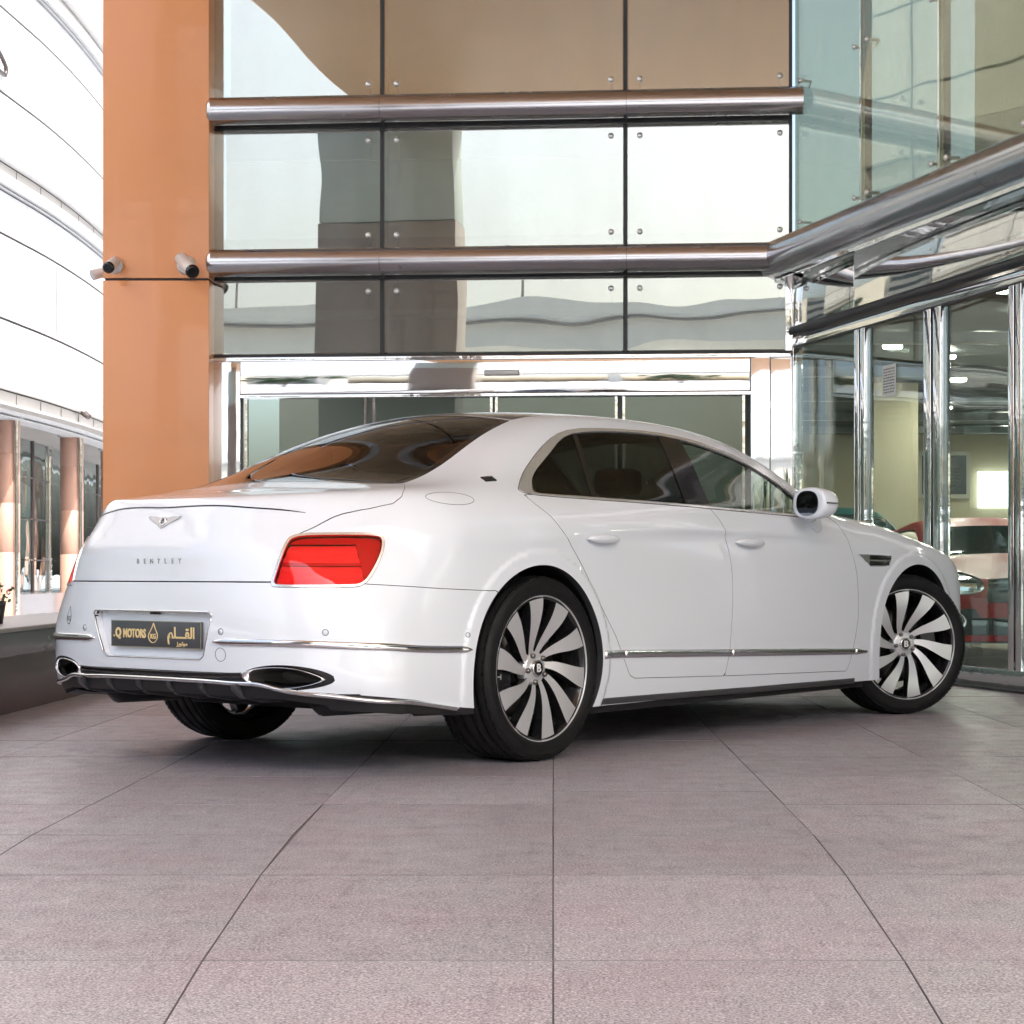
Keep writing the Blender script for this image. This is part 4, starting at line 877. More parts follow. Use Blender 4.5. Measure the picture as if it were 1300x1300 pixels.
# ================================================================= right wing
wd=Vector((.277,-.961,0)); wn=Vector((-.961,-.277,0))     # along the wing towards the camera ; outward
WM=Matrix(((wd.x,-wn.x,0,cX),(wd.y,-wn.y,0,cY),(0,0,1,0),(0,0,0,1)))
wing=empty('showroom_front',(0,0,0),0,'mirror steel and glass showroom front on the right with slim framed doors','showroom')
def WB_(mb,name,mats,parent=wing,**k): return bake(mb.build(name,mats,parent,**k),WM)
ts=[.0,1.25,2.50,3.75,5.0,6.25,7.5,8.75,10.,11.25,12.5,13.75]
for a,b_ in zip(ts[:-1],ts[1:]):
    mb=MB(); mb.box((a+.014,0,Z2+.10),(b_-.014,.014,9.1)); p=WB_(mb,'glass_panel',[WGL])
    for bx in(a+.11,b_-.11):
        for bz in(3.58,4.72):
            q=MB(); q.lathe([(.0001,-.012),(.018,-.010),(.022,-.003),(.022,0),(.012,.012),(.012,.10),(.0001,.10)],16,'y',org=(bx,0,bz)); WB_(q,'point_fixing',[BOLT],p)
            q=MB(); q.tube([(bx,.10,bz),(bx+(.09 if bx>a+.5 else -.09),.12,bz-.02)],.008,8); WB_(q,'spider_arm',[STEEL],p)
    if a>0: mb=MB(); mb.box((a-.012,-.003,Z2+.10),(a+.012,.03,9.1)); WB_(mb,'mullion',[MIRS2]); mb=MB(); mb.box((a-.03,.04,Z2+.10),(a-.013,.10,9.1)); WB_(mb,'mullion_gasket',[BGASK])
mb=MB(); mb.box((0.05,1.6,Z2),(13.7,1.65,9.1)); WB_(mb,'roller_blind',[BLIND])
r=.138; mb=MB(); n=60; mb.tube([(-.10+13.8*i/n,-.18,Z2) for i in range(n+1)],r,40,cap=True); tb=WB_(mb,'tube_rail',[STEEL])
for t_ in(.9,2.2,3.6): q=MB(); q.lathe([(r+.0006,-.0015),(r+.0012,0),(r+.0006,.0015)],40,'x',org=(t_,-.18,Z2)); WB_(q,'tube_joint',[DALU],tb)
# soffit strip under the tube, fascia, dark band
mb=MB(); mb.box((.0,-.16,3.165),(13.7,.0,3.19)); mb.box((.0,-.17,3.12),(13.7,-.155,3.195)); WB_(mb,'soffit_trim',[MIRS2])
a_=0
for b_ in(1.18,4.9,8.6,13.7):
    mb=MB(); mb.box((a_+.004,-.02,2.745),(b_-.004,.06,3.165),0,.003); WB_(mb,'mirror_fascia',[MIRST]); a_=b_
mb=MB(); mb.tube([(.07,-.045,2.705),(13.7,-.045,2.705)],.034,16); WB_(mb,'dark_rail',[BGASK])
mb=MB(); mb.box((.0,-.02,2.585),(13.7,.05,2.66),0,.003); WB_(mb,'steel_header',[MIRST])
mb=MB(); mb.box((.0,-.022,2.570),(13.7,.04,2.583)); WB_(mb,'header_shadow_line',[BGASK])
mb=MB(); mb.box((0,-.03,.018),(13.7,.06,.135),0,.003); WB_(mb,'steel_sill',[MIRS2]); mb=MB(); mb.box((0,-.10,.0),(13.7,.05,.016)); WB_(mb,'threshold',[BGASK])
fr=[(.03,.05),(1.20,1.38),(2.33,2.58),(3.50,3.66),(4.6,4.8),(5.8,6.0),(7.1,7.3)]
for k,(a,b_) in enumerate(fr):
    mb=MB(); m=(a+b_)/2
    mb.box((a,-.03,.13),(a+(b_-a)*.42,.05,2.575),0,.004); mb.box((a+(b_-a)*.58,-.03,.13),(b_,.05,2.575),0,.004); p=WB_(mb,'steel_post',[MIRS2])
    mb=MB(); mb.box((a+(b_-a)*.42,-.005,.13),(a+(b_-a)*.58,.04,2.575)); WB_(mb,'post_gasket',[BGASK],p)
    if k: mb=MB(); mb.box((b_+.003,.0,.14),(b_+.040,.010,2.565)); WB_(mb,'glass_edge_strip',[EDGE],p)
for k in range(len(fr)-1):
    a,b_=fr[k][1]+.005,fr[k+1][0]-.005
    mb=MB(); mb.box((a,.01,.136),(b_,.022,2.568)); WB_(mb,'door_glass',[DGL])
for t_,sg in((1.30,-1),):
    mb=MB(); mb.tube([(1.15,-.01,1.13),(1.15,-.085,1.13),(1.15,-.085,1.10),(1.15,-.085,.6),(1.15,-.01,.6)],.013,10); WB_(mb,'pull_handle',[MIRS2])
    mb=MB(); mb.tube([(1.47,-.01,1.13),(1.47,-.085,1.13),(1.47,-.085,.6),(1.47,-.01,.6)],.013,10); WB_(mb,'pull_handle',[MIRS2])
# notice on the glass
mb=MB(); mb.box((1.62,.004,2.03),(1.83,.008,2.26)); nt_=WB_(mb,'notice',[pmat('notice_white',(.62,.66,.64),.5,var=.05)])
mb=MB()
for i in range(9):
    z=2.235-.021*i; x=1.635
    while x<1.81:
        l=random.uniform(.012,.04); mb.box((x,.002,z-.010),(min(x+l,1.815),.0035,z)); x+=l+random.uniform(.006,.014)
WB_(mb,'notice_text',[pmat('notice_grey',(.18,.2,.2),.5)],nt_)
# ================================================================= showroom interior
WARM=pmat('cream_wall',(.58,.53,.39),.7,var=.04,vscale=1.5); DCEIL=pmat('dark_ceiling',(.035,.04,.042),.6,var=.3,vscale=1); LAMP=pmat('lit_downlight',(1,1,1),.5,em=(1,.93,.80),ems=16)
room=empty('showroom_room',(0,0,0),0,'dark ceiling and cream walls of the showroom behind the glass','room')
mb=MB(); mb.box((1.9,17.2,0),(2.0,31,3.2)); mb.box((1.9,31,0),(16,31.1,3.2)); mb.box((15.9,5,0),(16,31,3.2)); mb.build('cream_wall',[WARM],room)
mb=MB(); mb.box((3.60,22.2,0),(4.18,22.4,2.95)); mb.build('partition_wall',[WARM],room)
mb=MB(); mb.add([(2.1,15.6,2.98),(16,15.6,2.98),(16,31,2.98),(2.1,31,2.98)],[(0,1,2,3)]); mb.add([(2.3,15.6,2.98),(7.6,-.5,2.98),(16,-.5,2.98),(16,15.6,2.98)],[(0,1,2,3)]); mb.build('dark_ceiling',[DCEIL],room)
mb=MB(); 
for y in(17.5,20.5,23.5,26.5,29): mb.box((2.2,y,2.86),(16,y+.18,2.96))
mb.build('ceiling_duct',[pmat('ceiling_duct_grey',(.16,.17,.17),.5,var=.1)],room)
mb=MB(); mb.add([(2.2,15.6,.012),(16,15.6,.012),(16,31,.012),(2.2,31,.012)],[(0,1,2,3)]); mb.add([(2.3,15.6,.012),(6.9,-.5,.012),(16,-.5,.012),(16,15.6,.012)],[(0,1,2,3)]); mb.build('tiled_floor',[pmat('beige_polished_tile',(.45,.41,.36),.12,coat=.3,var=.05)],room)
room_lamps=[]
for (x,y) in((3.42,14.6),(3.95,16.2),(4.0,17.9),(4.85,19.6),(4.5,21.5),(5.5,22.3),(5.9,24.4),(5.1,25.2),(6.3,27),(5.7,28.4),(6.9,29.3),(3.2,18.3),(5.6,18.2),(7.6,22),(8.2,26),(9,18),(7,14),(9.5,12),(11,22),(4.4,17.0),(4.9,18.2),(5.3,20.6),(3.9,19.2),(6.2,23.2),(6.4,25.6)):
    mb=MB(); mb.lathe([(.0001,.0),(.085,.0),(.095,.01),(.095,.03),(.0001,.03)],20,'z',org=(x,y,2.90)); mb.build('downlight',[LAMP],room); room_lamps.append((x,y))
pic=empty('framed_picture',(5.83,30.95,0),0,'dark round calligraphy picture in a pale frame on the cream wall','picture')
def pb(mb,n,m): return mb.build(n,[m],pic)
pb(MB().box((-.02+0,-.05,1.93),(.84,0,2.70),0,.01),'picture_frame',pmat('pale_frame',(.60,.60,.52),.5,var=.05))
pb(MB().box((.05,-.058,2.00),(.77,-.050,2.63)),'dark_mount',pmat('dark_mount',(.05,.06,.07),.4,var=.2))
mb=MB(); mb.lathe([(.0001,-.062),(.285,-.062),(.295,-.058)],40,'y',org=(.42,0,2.315)); pb(mb,'round_panel',pmat('round_panel_grey',(.13,.15,.16),.5,var=.2))
mb=MB()
for i in range(6):
    z=2.14+.055*i; w_=math.sqrt(max(.03,.26**2-(z-2.315)**2)); mb.tube([(.42-w_+2*w_*t/12,-.066,z+.012*math.sin(t*1.9+i)) for t in range(13)],.005,6)
pb(mb,'round_panel_strokes',pmat('brush_stroke_dark',(.04,.045,.05),.5))
scr=MB().box((6.80,30.9,1.78),(8.2,30.98,2.37)).build('lit_screen',[pmat('lit_screen_white',(1,1,1),.5,em=(.95,1,.97),ems=.9)]); tag(scr,'bright blank lit screen on the cream wall beside the round picture','screen')

for i,(x,y) in enumerate(room_lamps):
    if i%2 or i==0: continue
    al=bpy.data.lights.new('downlight_lamp','AREA'); al.shape='DISK'; al.size=.18; al.energy=6.5; al.color=(1,.93,.80); ao=bpy.data.objects.new('downlight_lamp',al); C.objects.link(ao); ao.location=(x,y,2.885); ao.parent=room
# ================================================================= other cars, built with the same field method
def simple_car(name,label,loc,rz,paintcol,Lx=4.3,Wd=.9,Hr=1.45,belt=.92,hoodz=.85,kind='hatch',coarse=.035,group=None):
    global F
    old=F
    TXx=Sp([(-.9,belt-.02),(-.6,belt+.02),(0,belt+.02),(1.6,belt),(2.2,hoodz+.03),(Lx-1.6,hoodz-.02),(Lx-1.0,hoodz-.14),(Lx,hoodz-.4)])
    if kind=='hatch': RCc=Sp([(-1.6,.3),(-.85,belt),(-.7,Hr-.18),(-.3,Hr-.04),(.4,Hr),(1.1,Hr-.02),(1.5,Hr-.14),(2.1,belt+.06),(2.6,.75),(3.5,.3),(5,-.2)])
    else: RCc=Sp([(-1.8,.5),(-.9,belt-.02),(-.4,belt+.2),(.2,Hr-.06),(.8,Hr),(1.2,Hr-.03),(1.7,Hr-.2),(2.2,belt+.02),(2.8,.75),(3.5,.3),(5,-.2)])
    def F(x,y,z):
        a=np.abs(y); w_=Wd-.10*np.clip((z-.55)/.5,0,1)**2-.05*np.clip((.45-z)/.3,0,1)+.02*np.exp(-((x-0)/.45)**2)+.02*np.exp(-((x-2.55)/.45)**2)
        B=smax(a-w_,z-(TXx(x)+.03*(1-(a/.7)**2)),.16)
        B=smax(B,(-.82+.25*(a/Wd)**3)-x+.10*np.clip(z-.7,0,1),.12); B=smax(B,x-(Lx-.95-.28*(a/Wd)**3),.14)
        G=smax((z-(RCc(x)-.04*(a/.6)**2))*.9,(a-(Wd-.10-.50*np.clip(z-belt,0,1)))*.88,.10); G=smax(G,belt-.15-z,.02)
        return smin(B,G,.05)
    globals()['F']=F
    P,Q=surface_nets(coarse,-1.1,Lx-.7,-1.05,1.05,.14,Hr+.12); m=P[:,2]>.2; P[m]=project(P[m],4)
    M=(P,np.concatenate([Q[:,[0,1,2]],Q[:,[0,2,3]]]))
    pa=pmat(name+'_paint',paintcol,.4,coat=.06,spec=.25,var=.03); SE=pmat(name+'_seam',(.02,.02,.02),.6); GLs=pmat(name+'_dark_glass',(.015,.03,.028),.04,coat=1,var=.1); BL=pmat(name+'_black',(.02,.02,.022),.35,var=.1); CH=pmat(name+'_chrome',(.8,.8,.8),.08,1,var=.02); RUB=pmat(name+'_rubber',(.02,.02,.02),.7,var=.2)
    car=empty(name,loc,rz,label,'car',group)
    p=M[0]; M=clip(M,.22-p[:,2],False)
    for cx in(0,2.55):
        p=M[0]; M=clip(M,np.where(np.abs(p[:,1])>.5,.36-np.hypot(p[:,0]-cx,p[:,2]-.33),-1.))
    q=lambda f,g=.002:part(M,f,g)
    fx=Lx-.95
    wsx0=1.28 if kind=='hatch' else 1.35
    ws_,M=q(lambda x,y,z:np.where((z>belt+.02)&(x>.9),np.maximum(np.maximum(np.abs(y)-(Wd-.17-.40*np.clip(z-belt,0,1)),wsx0-x),x-2.10),1.))
    rr_,M=q(lambda x,y,z:np.where((z>belt+.02)&(x<.1),np.maximum(np.maximum(np.abs(y)-(Wd-.24-.40*np.clip(z-belt,0,1)),x+(.45 if kind=='hatch' else -.05)),-9.),1.))
    sg_,M=q(lambda x,y,z:np.where(np.abs(y)>.4,sdf_poly([(-.55,belt+.03),(-.40,Hr-.16),(.2,Hr-.10),(1.05,Hr-.10),(1.35,Hr-.17),(1.88,belt+.05),(1.8,belt+.02)],x,z),1.))
    hl_,M=q(lambda x,y,z:np.where(x>fx-.6,sdf_poly(smooth_poly([(.42,hoodz-.16),(.50,hoodz-.07),(.66,hoodz-.05),(.80,hoodz-.08),(.82,hoodz-.20),(.60,hoodz-.25),(.45,hoodz-.22)],2),np.abs(y),z),1.))
    gr_,M=q(lambda x,y,z:np.where(x>fx-.5,sdf_poly([(-.1,hoodz-.30),(.42,hoodz-.30),(.40,hoodz-.12),(-.1,hoodz-.10)],np.abs(y),z),1.))
    lo_,M=q(lambda x,y,z:np.where(x>fx-.5,sdf_poly([(-.1,.27),(.80,.27),(.78,.46),(.50,.47),(.46,.40),(-.1,.40)],np.abs(y),z),1.))
    skin('body_shell',M,[pa,SE],car,0,.015,1); skin('windscreen',ws_,[GLs,GLs],car,-.004,0); skin('rear_window',rr_,[GLs,GLs],car,-.004,0); skin('grille',gr_,[BL,BL],car,-.015,.015); lw=skin('lower_intake',lo_,[BL,BL],car,-.02,.02)
    for s in(-1,1):
        skin('side_window',side(sg_,s),[GLs,GLs],car,-.004,0); skin('headlight',side(hl_,s),[CH,BL],car,-.01,.02,1)
        pp=cast(np.array([(fx+.6,s*.63,.37)]),(-1,0,0),1.2)[0]
        mb=MB(); mb.lathe([(.0001,.012),(.05,.012),(.052,.02),(.075,.02),(.08,.0)],24,'x',org=(pp[0]-.005,pp[1],pp[2])); mb.build('fog_light',[CH],car)
        mb=MB(); mb.tube([(1.75,s*(Wd-.06),belt+.05),(1.72,s*(Wd+.12),belt+.08)],[.03,.075],12,flat=.75); mb.build('door_mirror',[pa],car)
        for cx in(0,2.55):
            mb=MB(); mb.lathe([(.20,-.1),(.22,-.112),(.29,-.115),(.325,-.09),(.33,.0),(.325,.09),(.29,.11),(.2,.11)],40,org=(cx,s*(Wd-.13),.33)); t_=mb.build('tyre',[RUB],car)
            mb=MB(); mb.lathe([(.0001,-.10*-s*-1 if False else -.08*-s),(.06,-.09*-s),(.19,-.07*-s),(.205,-.10*-s)],30,org=(cx,s*(Wd-.13),.33)); mb.build('wheel_rim',[CH],t_)
    mb=MB(); mb.box((-.7,-.7,.2),(fx-.2,.7,.45)); mb.build('underbody',[BL],car)
    globals()['F']=old
    return car
simple_car('hatchback','bright red car with headlight and round fog lamp facing out behind the showroom glass',(3.70,14.75+2.85,0),R(-90),(.42,.010,.010),3.95,.86,1.22,.84,.82,'hatch',.03)
simple_car('coupe','black car with sparkling roof parked behind the red car in the showroom',(5.75,23.4,0),R(-78),(.012,.012,.013),4.6,.95,1.42,.98,.9,'sedan')
simple_car('estate_car','dark teal car parked behind the left showroom door',(2.72,20.9,0),R(-90),(.012,.10,.095),4.3,.93,1.42,.98,.9,'hatch')
# ================================================================= orange column and its cameras
col=empty('orange_column',(0,0,0),0,'tall orange metal clad column left of the glass facade with a dark joint','column')
for z0,z1 in((0,3.145),(3.165,9.0)): MB().box((-3.745,15.62,z0),(-2.875,16.3,z1),0,.004).build('cladding_panel',[ORANGE],col)
MB().box((-3.73,15.635,3.13),(-2.89,16.28,3.18)).build('panel_joint',[SHADOWJ],col)
CAMW=pmat('camera_white_plastic',(.70,.71,.72),.35,var=.04); CAMB=pmat('camera_black_front',(.012,.012,.014),.15,coat=.5,var=.1)
def cctv(label,base,d,L_,r,sq=1.0):
    e=empty('security_camera',base,0,label,'security camera','security cameras on the column'); b0=Vector(base); d=Vector(d).normalized()
    mb=MB(); mb.lathe([(.0001,-.04),(r*1.0,-.035),(r*1.15,-.02),(r*1.25,0),(.0001,0)],28,'y'); mb.build('mount',[CAMW],e)
    j=Vector((0,-.075,.01)); mb=MB(); mb.tube([(0,-.03,0),tuple(j)],r*.45,12); mb.build('bracket',[CAMW],e)
    p0=j-d*L_*.35; p1=j+d*L_*.65
    mb=MB(); mb.tube([tuple(p0),tuple(p0+d*.012),tuple(p1)],[r*.6,r*.82,r*.85],20,flat=sq); mb.build('housing',[CAMW],e)
    mb=MB(); mb.tube([tuple(p1),tuple(p1+d*.028),tuple(p1+d*.034)],[r*.87,r*.87,r*.7],20,flat=sq); mb.build('lens_hood',[CAMB],e)
cctv('long white bullet camera with black front at the right of the orange column',(-3.06,15.618,3.27),(.60,-1,-.62),.30,.064)
cctv('short white bullet camera with black front at the left of the orange column',(-3.64,15.618,3.265),(-.15,-1,-.50),.16,.054)
e=empty('security_camera',(-3.747,15.85,3.25),0,'pale camera sticking out past the left edge of the orange column','security camera','security cameras on the column')
MB().tube([(0,0,0),(-.05,-.01,.0)],.03,12).build('mount',[CAMW],e); MB().tube([(-.03,0,.0),(-.10,-.03,-.02),(-.13,-.05,-.035)],[.04,.045,.045],16).build('housing',[CAMW],e)
# ================================================================= planter wall on the left
pw=empty('planter_wall',(0,0,0),0,'low polished brown granite wall with grey coping along the left edge','wall')
MB().box((-3.6,3.0,-.02),(-2.95,15.5,.30),0,.003).build('granite_facing',[BROWNG],pw); MB().box((-3.6,3.0,.302),(-2.953,15.5,.432),0,.002).build('reflection_band',[GREYG],pw)  # grey band puts the upper wall's reflection into the stone colour
MB().box((-3.7,3.0,.435),(-2.93,15.5,.462),0,.006).build('coping',[pmat('pale_stone_coping',(.40,.385,.37),.35,var=.06,vscale=12)],pw)
for i,(x,y) in enumerate(((-3.28,10.9),)):
    fp=empty('flower_pot',(x,y,.462),0,'dark pot of pink flowers standing on the low granite wall','flower pot')
    MB().lathe([(.0001,0),(.09,0),(.105,.10),(.11,.13),(.095,.13),(.09,.11),(.0001,.11)],24,'z').build('pot',[pmat('dark_pot',(.03,.03,.035),.4,var=.2)],fp)
    mb=MB(); fl_=MB()
    for k in range(140):
        a=random.uniform(0,6.28); rr_=random.uniform(0,.15); z=.13+random.uniform(0,.10); c=Vector((rr_*math.cos(a),rr_*math.sin(a),z)); n_=Vector((random.gauss(0,1),random.gauss(0,1),random.gauss(.6,1))).normalized(); u_=n_.orthogonal().normalized()*.018; v_=n_.cross(u_).normalized()*.011
        tgt=mb if k%3 else fl_; tgt.add([tuple(c-u_),tuple(c-v_),tuple(c+u_),tuple(c+v_)],[(0,1,2,3)])
    mb.build('foliage',[LEAF],fp,fix=False); fl_.build('blossom',[pmat('pink_petals',(.75,.20,.33),.5,var=.2)],fp,fix=False)
# ================================================================= curved white building on the left
cb=empty('curved_building',(0,0,0),0,'curved white clad building with glazed shopfront on the far left','building')
plan=smooth_poly([(-10.4,6),(-9.6,14),(-9.12,22),(-8.81,30),(-8.68,32.75),(-8.77,36.6),(-9.1,41),(-9.8,48),(-11,56),(-13,64)],3,False)
tn=np.gradient(plan,axis=0); tn/=np.linalg.norm(tn,axis=1,keepdims=True); nn=np.c_[tn[:,1],-tn[:,0]]  # outward (+x)
def band(z0,z1,o0,o1,name,m,th=.3):
    mb=MB(); n=len(plan); a=plan+nn*o0; b_=plan+nn*o1; c=plan-nn*th
    vs=[(*p,z0) for p in a]+[(*p,z1) for p in b_]+[(*p,z1) for p in c]+[(*p,z0) for p in c]
    mb.add(vs,[(j*n+i,j*n+i+1,((j+1)%4)*n+i+1,((j+1)%4)*n+i) for j in range(4) for i in range(n-1)],0,False); 
    o=mb.build(name,[m],cb); return o
for z0,z1 in((3.98,4.75),(4.75,6.09),(6.09,6.78),(7.60,8.32),(8.32,9.66),(9.66,10.30),(11.2,12.2),(12.2,13.6),(13.6,14.4)): band(z0+.024,z1-.024,.0,.0,'cladding_band',WHITEC)
band(3.9,14.5,-.03,-.03,'joint_backing',SHADOWJ,.3)
for zc in(3.27,6.86,10.38):
    band(zc-.02,zc+.13,.10,.14,'cornice',WHITEC); band(zc+.13,zc+.33,.02,.02,'frieze',WHITER); band(zc+.36,zc+.70,.13,.16,'cornice',WHITEC); band(zc+.33,zc+.36,.0,.0,'cornice_shadow',SHADOWJ); band(zc-.07,zc-.045,.03,.03,'moulding',WHITEC)
# vertical joints in the frieze and one long one on the wall
d=np.r_[0,np.cumsum(np.linalg.norm(np.diff(plan,axis=0),axis=1))]
def at(s,o): return np.array([np.interp(s,d,plan[:,0]+nn[:,0]*o),np.interp(s,d,plan[:,1]+nn[:,1]*o)])
def vjoint(s,o,z0,z1,w=.02):
    p=at(s-w,o); q=at(s+w,o); MB().quad((*p,z0),(*q,z0),(*q,z1),(*p,z1)).add([(*(p-nn[20]*.02),z0),(*(q-nn[20]*.02),z0),(*(q-nn[20]*.02),z1),(*(p-nn[20]*.02),z1)],[(3,2,1,0)]).build('vertical_joint',[SHADOWJ],cb,fix=False)
for s in np.arange(16,38,1.25):
    for zc in(3.27,6.86): vjoint(s,.024,zc+.14,zc+.32,.018)
vjoint(27.0,.004,4.80,6.05,.022)
PJ=pmat('pale_panel_joint',(.33,.33,.33),.8,var=.1)
for s in np.arange(14.5,40,1.55):
    for z0,z1 in((4.02,4.72),(4.79,6.06),(6.13,6.75),(7.64,8.29),(8.36,9.63)):
        p=at(s-.006,.003); q=at(s+.006,.003); MB().quad((*p,z0),(*q,z0),(*q,z1),(*p,z1)).build('vertical_joint',[PJ],cb,fix=False)
MB().add([(-13,64,14.4),(-60,64,14.4),(-60,6,14.4),(-10.4,6,14.4)]+[tuple((*p,14.4)) for p in plan[::-1][1:-1]],[(0,1,2,3)]).build('roof',[WHITER],cb,fix=False)
# lamp on the frieze, sign stroke
p=at(28.4,.10); MB().tube([(p[0],p[1],3.60),(p[0]+.08,p[1]-.05,3.58),(p[0]+.16,p[1]-.10,3.52)],[.03,.06,.05],12).build('wall_lamp',[DALU],cb)
p=at(24.2,.06); sgn=MB(); sgn.tube([(p[0]+.02,p[1]-.9+.75*t/10*1.0,8.88-.18*(t/10)**2-.0) for t in range(11)]+[(p[0]+.02,p[1]-.12,8.62),(p[0]+.02,p[1]-.18,8.55),(p[0]+.02,p[1]-.9,8.53)],.035,8); sgn.build('sign_stroke',[DALU],cb)
# soffit and shopfront set back under the first cornice
mb=MB(); n=len(plan); a=plan+nn*.38; b_=plan-nn*2.6; vs=[(*p,3.299) for p in a]+[(*p,3.299) for p in b_]; mb.add(vs,[(i,i+1,n+i+1,n+i) for i in range(n-1)]); mb.build('soffit',[WHITER],cb,fix=False)
sf=plan-nn*1.5
for i in range(0,n-4,3):
    p,q=sf[i],sf[i+3]; tdir=(q-p)/np.linalg.norm(q-p); nrm_=np.array([tdir[1],-tdir[0]])
    for z0,z1 in((.35,.95),(.98,1.75),(1.78,2.55),(2.58,3.28)):
        MB().quad((*p,z0),(*q,z0),(*q,z1),(*p,z1)).build('shop_glass',[SGL],cb,fix=False)
    mb=MB(); 
    for zt in(.95,1.75,2.55): mb.add([(*(p+nrm_*.03),zt),(*(q+nrm_*.03),zt),(*(q+nrm_*.03),zt+.03),(*(p+nrm_*.03),zt+.03)],[(0,1,2,3)])
    mb.tube([(p[0],p[1],.3),(p[0],p[1],3.3)],.04 if i%2 else .075,8); mb.build('shop_mullion',[DALU if i%2 else MIRS2],cb,fix=False)
band(.0,.36,-1.38,-1.38,'shop_plinth',GREYG)
mb=MB(); c=plan-nn*4.5; vs=[(*p,0) for p in c]+[(*p,3.3) for p in c]; mb.add(vs,[(i,i+1,n+i+1,n+i) for i in range(n-1)]); mb.build('shop_back_wall',[pmat('pale_green_interior',(.34,.40,.38),.7,var=.15,vscale=1)],cb,fix=False)
for s in(13.0,21.05,25.1,29.15,33.2,37.2):
    p=at(s,-.25); mb=MB(); mb.lathe([(.21,0),(.21,1.05),(.205,1.055),(.205,1.065),(.21,1.07),(.21,1.85),(.205,1.855),(.205,1.865),(.21,1.87),(.21,2.65),(.205,2.655),(.205,2.665),(.21,2.67),(.21,3.22)],28,'z',org=(p[0],p[1],0)); c_=mb.build('round_column',[PINKC],cb)
    MB().lathe([(.23,3.2),(.26,3.22),(.26,3.29),(.23,3.3)],28,'z',org=(p[0],p[1],0)).build('column_cap',[WHITEC],c_)
    MB().tube([(p[0]+.20,p[1]-.16,0),(p[0]+.20,p[1]-.16,3.2)],.035,8).build('steel_strip',[MIRS2],c_)
# plants in the shop window
def leafy(name,loc,h,r,nleaf,label,cat,m1,m2,ls=.09,trunk=.05,base=.3,group=None):
    t=empty(name,loc,0,label,cat,group)
    mb=MB(); segs=[(0,0,0)]; x=y=0
    for i in range(1,7): x+=random.uniform(-.04,.04)*h/3; y+=random.uniform(-.04,.04)*h/3; segs.append((x,y,h*.72*i/6))
    mb.tube(segs,[trunk*(1-.12*i) for i in range(7)],8)
    for k in range(9):
        b0=Vector(segs[random.randint(2,6)]); a=random.uniform(0,6.28); e_=b0+Vector((math.cos(a)*r*.7,math.sin(a)*r*.7,random.uniform(.15,.5)*r)); mb.tube([tuple(b0),tuple((b0+e_)/2+Vector((0,0,.08*r))),tuple(e_)],[trunk*.45,trunk*.3,trunk*.1],6)
    mb.build('trunk',[BARK],t)
    cl=[(Vector((random.gauss(0,.42),random.gauss(0,.42),random.uniform(base,1))),random.uniform(.16,.34)) for _ in range(26)]
    A=MB(); B_=MB()
    for k in range(nleaf):
        c,cr=random.choice(cl); d_=Vector((random.gauss(0,1),random.gauss(0,1),random.gauss(0,1))).normalized()*cr*random.uniform(.5,1)
        c=Vector((c.x*r+d_.x*r,c.y*r+d_.y*r,c.z*h+d_.z*r)); n_=Vector((random.gauss(0,1),random.gauss(0,1),random.gauss(.5,1))).normalized(); u_=n_.orthogonal().normalized(); u_=Matrix.Rotation(random.uniform(0,6.28),3,n_)@u_; v_=n_.cross(u_); s_=ls*random.uniform(.6,1.3)
        (A if random.random()<.6 else B_).add([tuple(c-u_*s_),tuple(c-v_*s_*.4),tuple(c+u_*s_),tuple(c+v_*s_*.4)],[(0,1,2,3)])
    A.v+=[]; off=len(A.v); A.add(B_.v,B_.f,1); A.build('crown',[m1,m2],t,fix=False); return t
p=at(25.6,-2.4); leafy('potted_plant',(p[0],p[1],.36),1.9,.45,700,'tall leafy plant behind the shopfront glass between the round columns','plant',LEAF2,LEAF,.10,.03)
p=at(25.9,-2.2); q=MB(); q.lathe([(.0001,0),(.16,0),(.26,.55),(.27,.6),(.24,.6),(.0001,.55)],20,'z',org=(p[0],p[1],.36)); tag(q.build('plant_pot',[pmat('sand_pot',(.20,.17,.13),.6,var=.2)]),'tapered brown plant pot behind the shopfront glass','pot')
# ================================================================= canopy over the plaza, pier, things behind the camera that the glass reflects
can=empty('entrance_canopy',(0,0,0),0,'broad orange soffited canopy roof high over the plaza','canopy')
MB().box((-6.3,-3.2,9.0),(16,15.45,9.05)).build('soffit_panel',[SOFF],can); MB().box((-6.4,-3.3,9.06),(16.1,16.4,9.9),0,.03).build('canopy_fascia',[ORANGE],can)
pr=empty('plaza_pier',(0,0,0),0,'grey and brown clad pier holding the outer corner of the canopy','pier')
MB().box((-7.25,-3.1,0),(-4.76,-2.3,7.0),0,.01).build('brown_base',[pmat('brown_stone_cladding',(.27,.235,.21),.5,var=.08)],pr); MB().box((-7.23,-3.08,7.02),(-4.78,-2.32,8.95),0,.01).build('grey_shaft',[pmat('grey_green_cladding',(.42,.49,.47),.5,var=.05)],pr)
via=empty('viaduct',(0,0,0),0,'pale concrete viaduct with parapet crossing behind the viewer','viaduct')
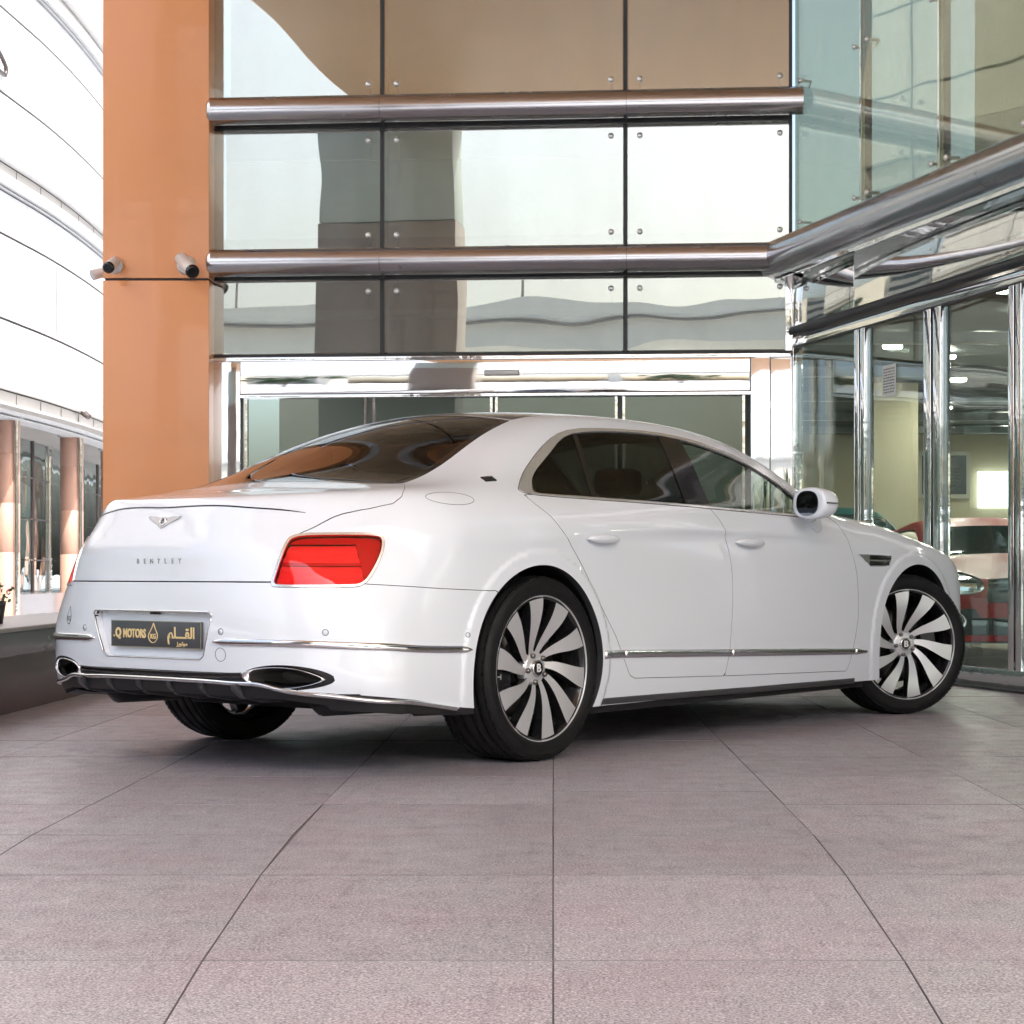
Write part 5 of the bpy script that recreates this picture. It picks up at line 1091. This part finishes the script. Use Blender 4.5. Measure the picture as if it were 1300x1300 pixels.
mb=MB(); mb.box((-140,-112,16.4),(140,-100,18.4)); mb.build('deck',[CONC],via); MB().box((-140,-99.9,18.5),(140,-99.5,19.4)).build('parapet',[CONC],via); MB().box((-140,-99.98,18.3),(140,-99.3,18.42)).build('deck_edge',[GREYG],via)
for x in range(-120,121,30): MB().box((x-1.6,-109,0),(x+1.6,-103,16.4)).build('viaduct_pier',[CONC],via)
for x in range(-110,111,22):
    l=empty('street_lamp',(x,-106,19.4),0,'tall double armed street lamp standing on the viaduct','street lamp','street lamps along the viaduct'); MB().tube([(0,0,-1.2),(0,0,5)],[.16,.09],8).build('post',[GREYG],l); MB().tube([(-1.4,0,5.1),(0,0,4.9),(1.4,0,5.1)],.07,6).build('arm',[GREYG],l)
k=0
for (x,y,w_,dd,h_,c) in((-70,-60,26,18,15,(.55,.50,.42)),(-95,-150,30,20,20,(.50,.50,.50)),(58,-70,24,18,12,(.58,.52,.44)),(95,-175,30,20,30,(.42,.45,.48)),(120,-120,30,20,22,(.50,.46,.40))):
    lb=['low beige block with rows of windows behind the viewer to the left','wide grey office block beyond the viaduct','low sand coloured block behind the viewer to the right','tallest blue grey tower beyond the viaduct','brown beige block at the far right beyond the viaduct'][k]; k+=1
    b0=empty('background_building',(x,y,0),0,lb,'building'); MB().box((-w_/2,-dd/2,0),(w_/2,dd/2,h_)).build('wall',[pmat('render_%d'%k if False else 'facade_render',c,.8,var=.08,vscale=.2)],b0)
    mb=MB()
    for zf in np.arange(2,h_-2,3.3): mb.box((-w_/2+1,dd/2,zf),(w_/2-1,dd/2+.05,zf+1.5))
    mb.build('window_band',[BLACKG:=bpy.data.materials.get('window_band_glass') or pmat('window_band_glass',(.05,.07,.08),.1,coat=.5)],b0)
lbl=['broad leafy tree behind the viewer at the far left','leafy tree behind the viewer right of centre','smaller leafy tree behind the viewer at the right','round leafy tree behind the viewer at the far right']
for i,(x,y,h_,r_) in enumerate(((-24,-22,7,3),(6,-34,7.5,3.4),(15,-26,6,2.6),(27,-30,7,3.2))): leafy('plaza_tree',(x,y,-.03),h_,r_,2600,lbl[i],'tree',LEAF,LEAF2,.30,.22,.42,'trees behind the viewer')
build_car()
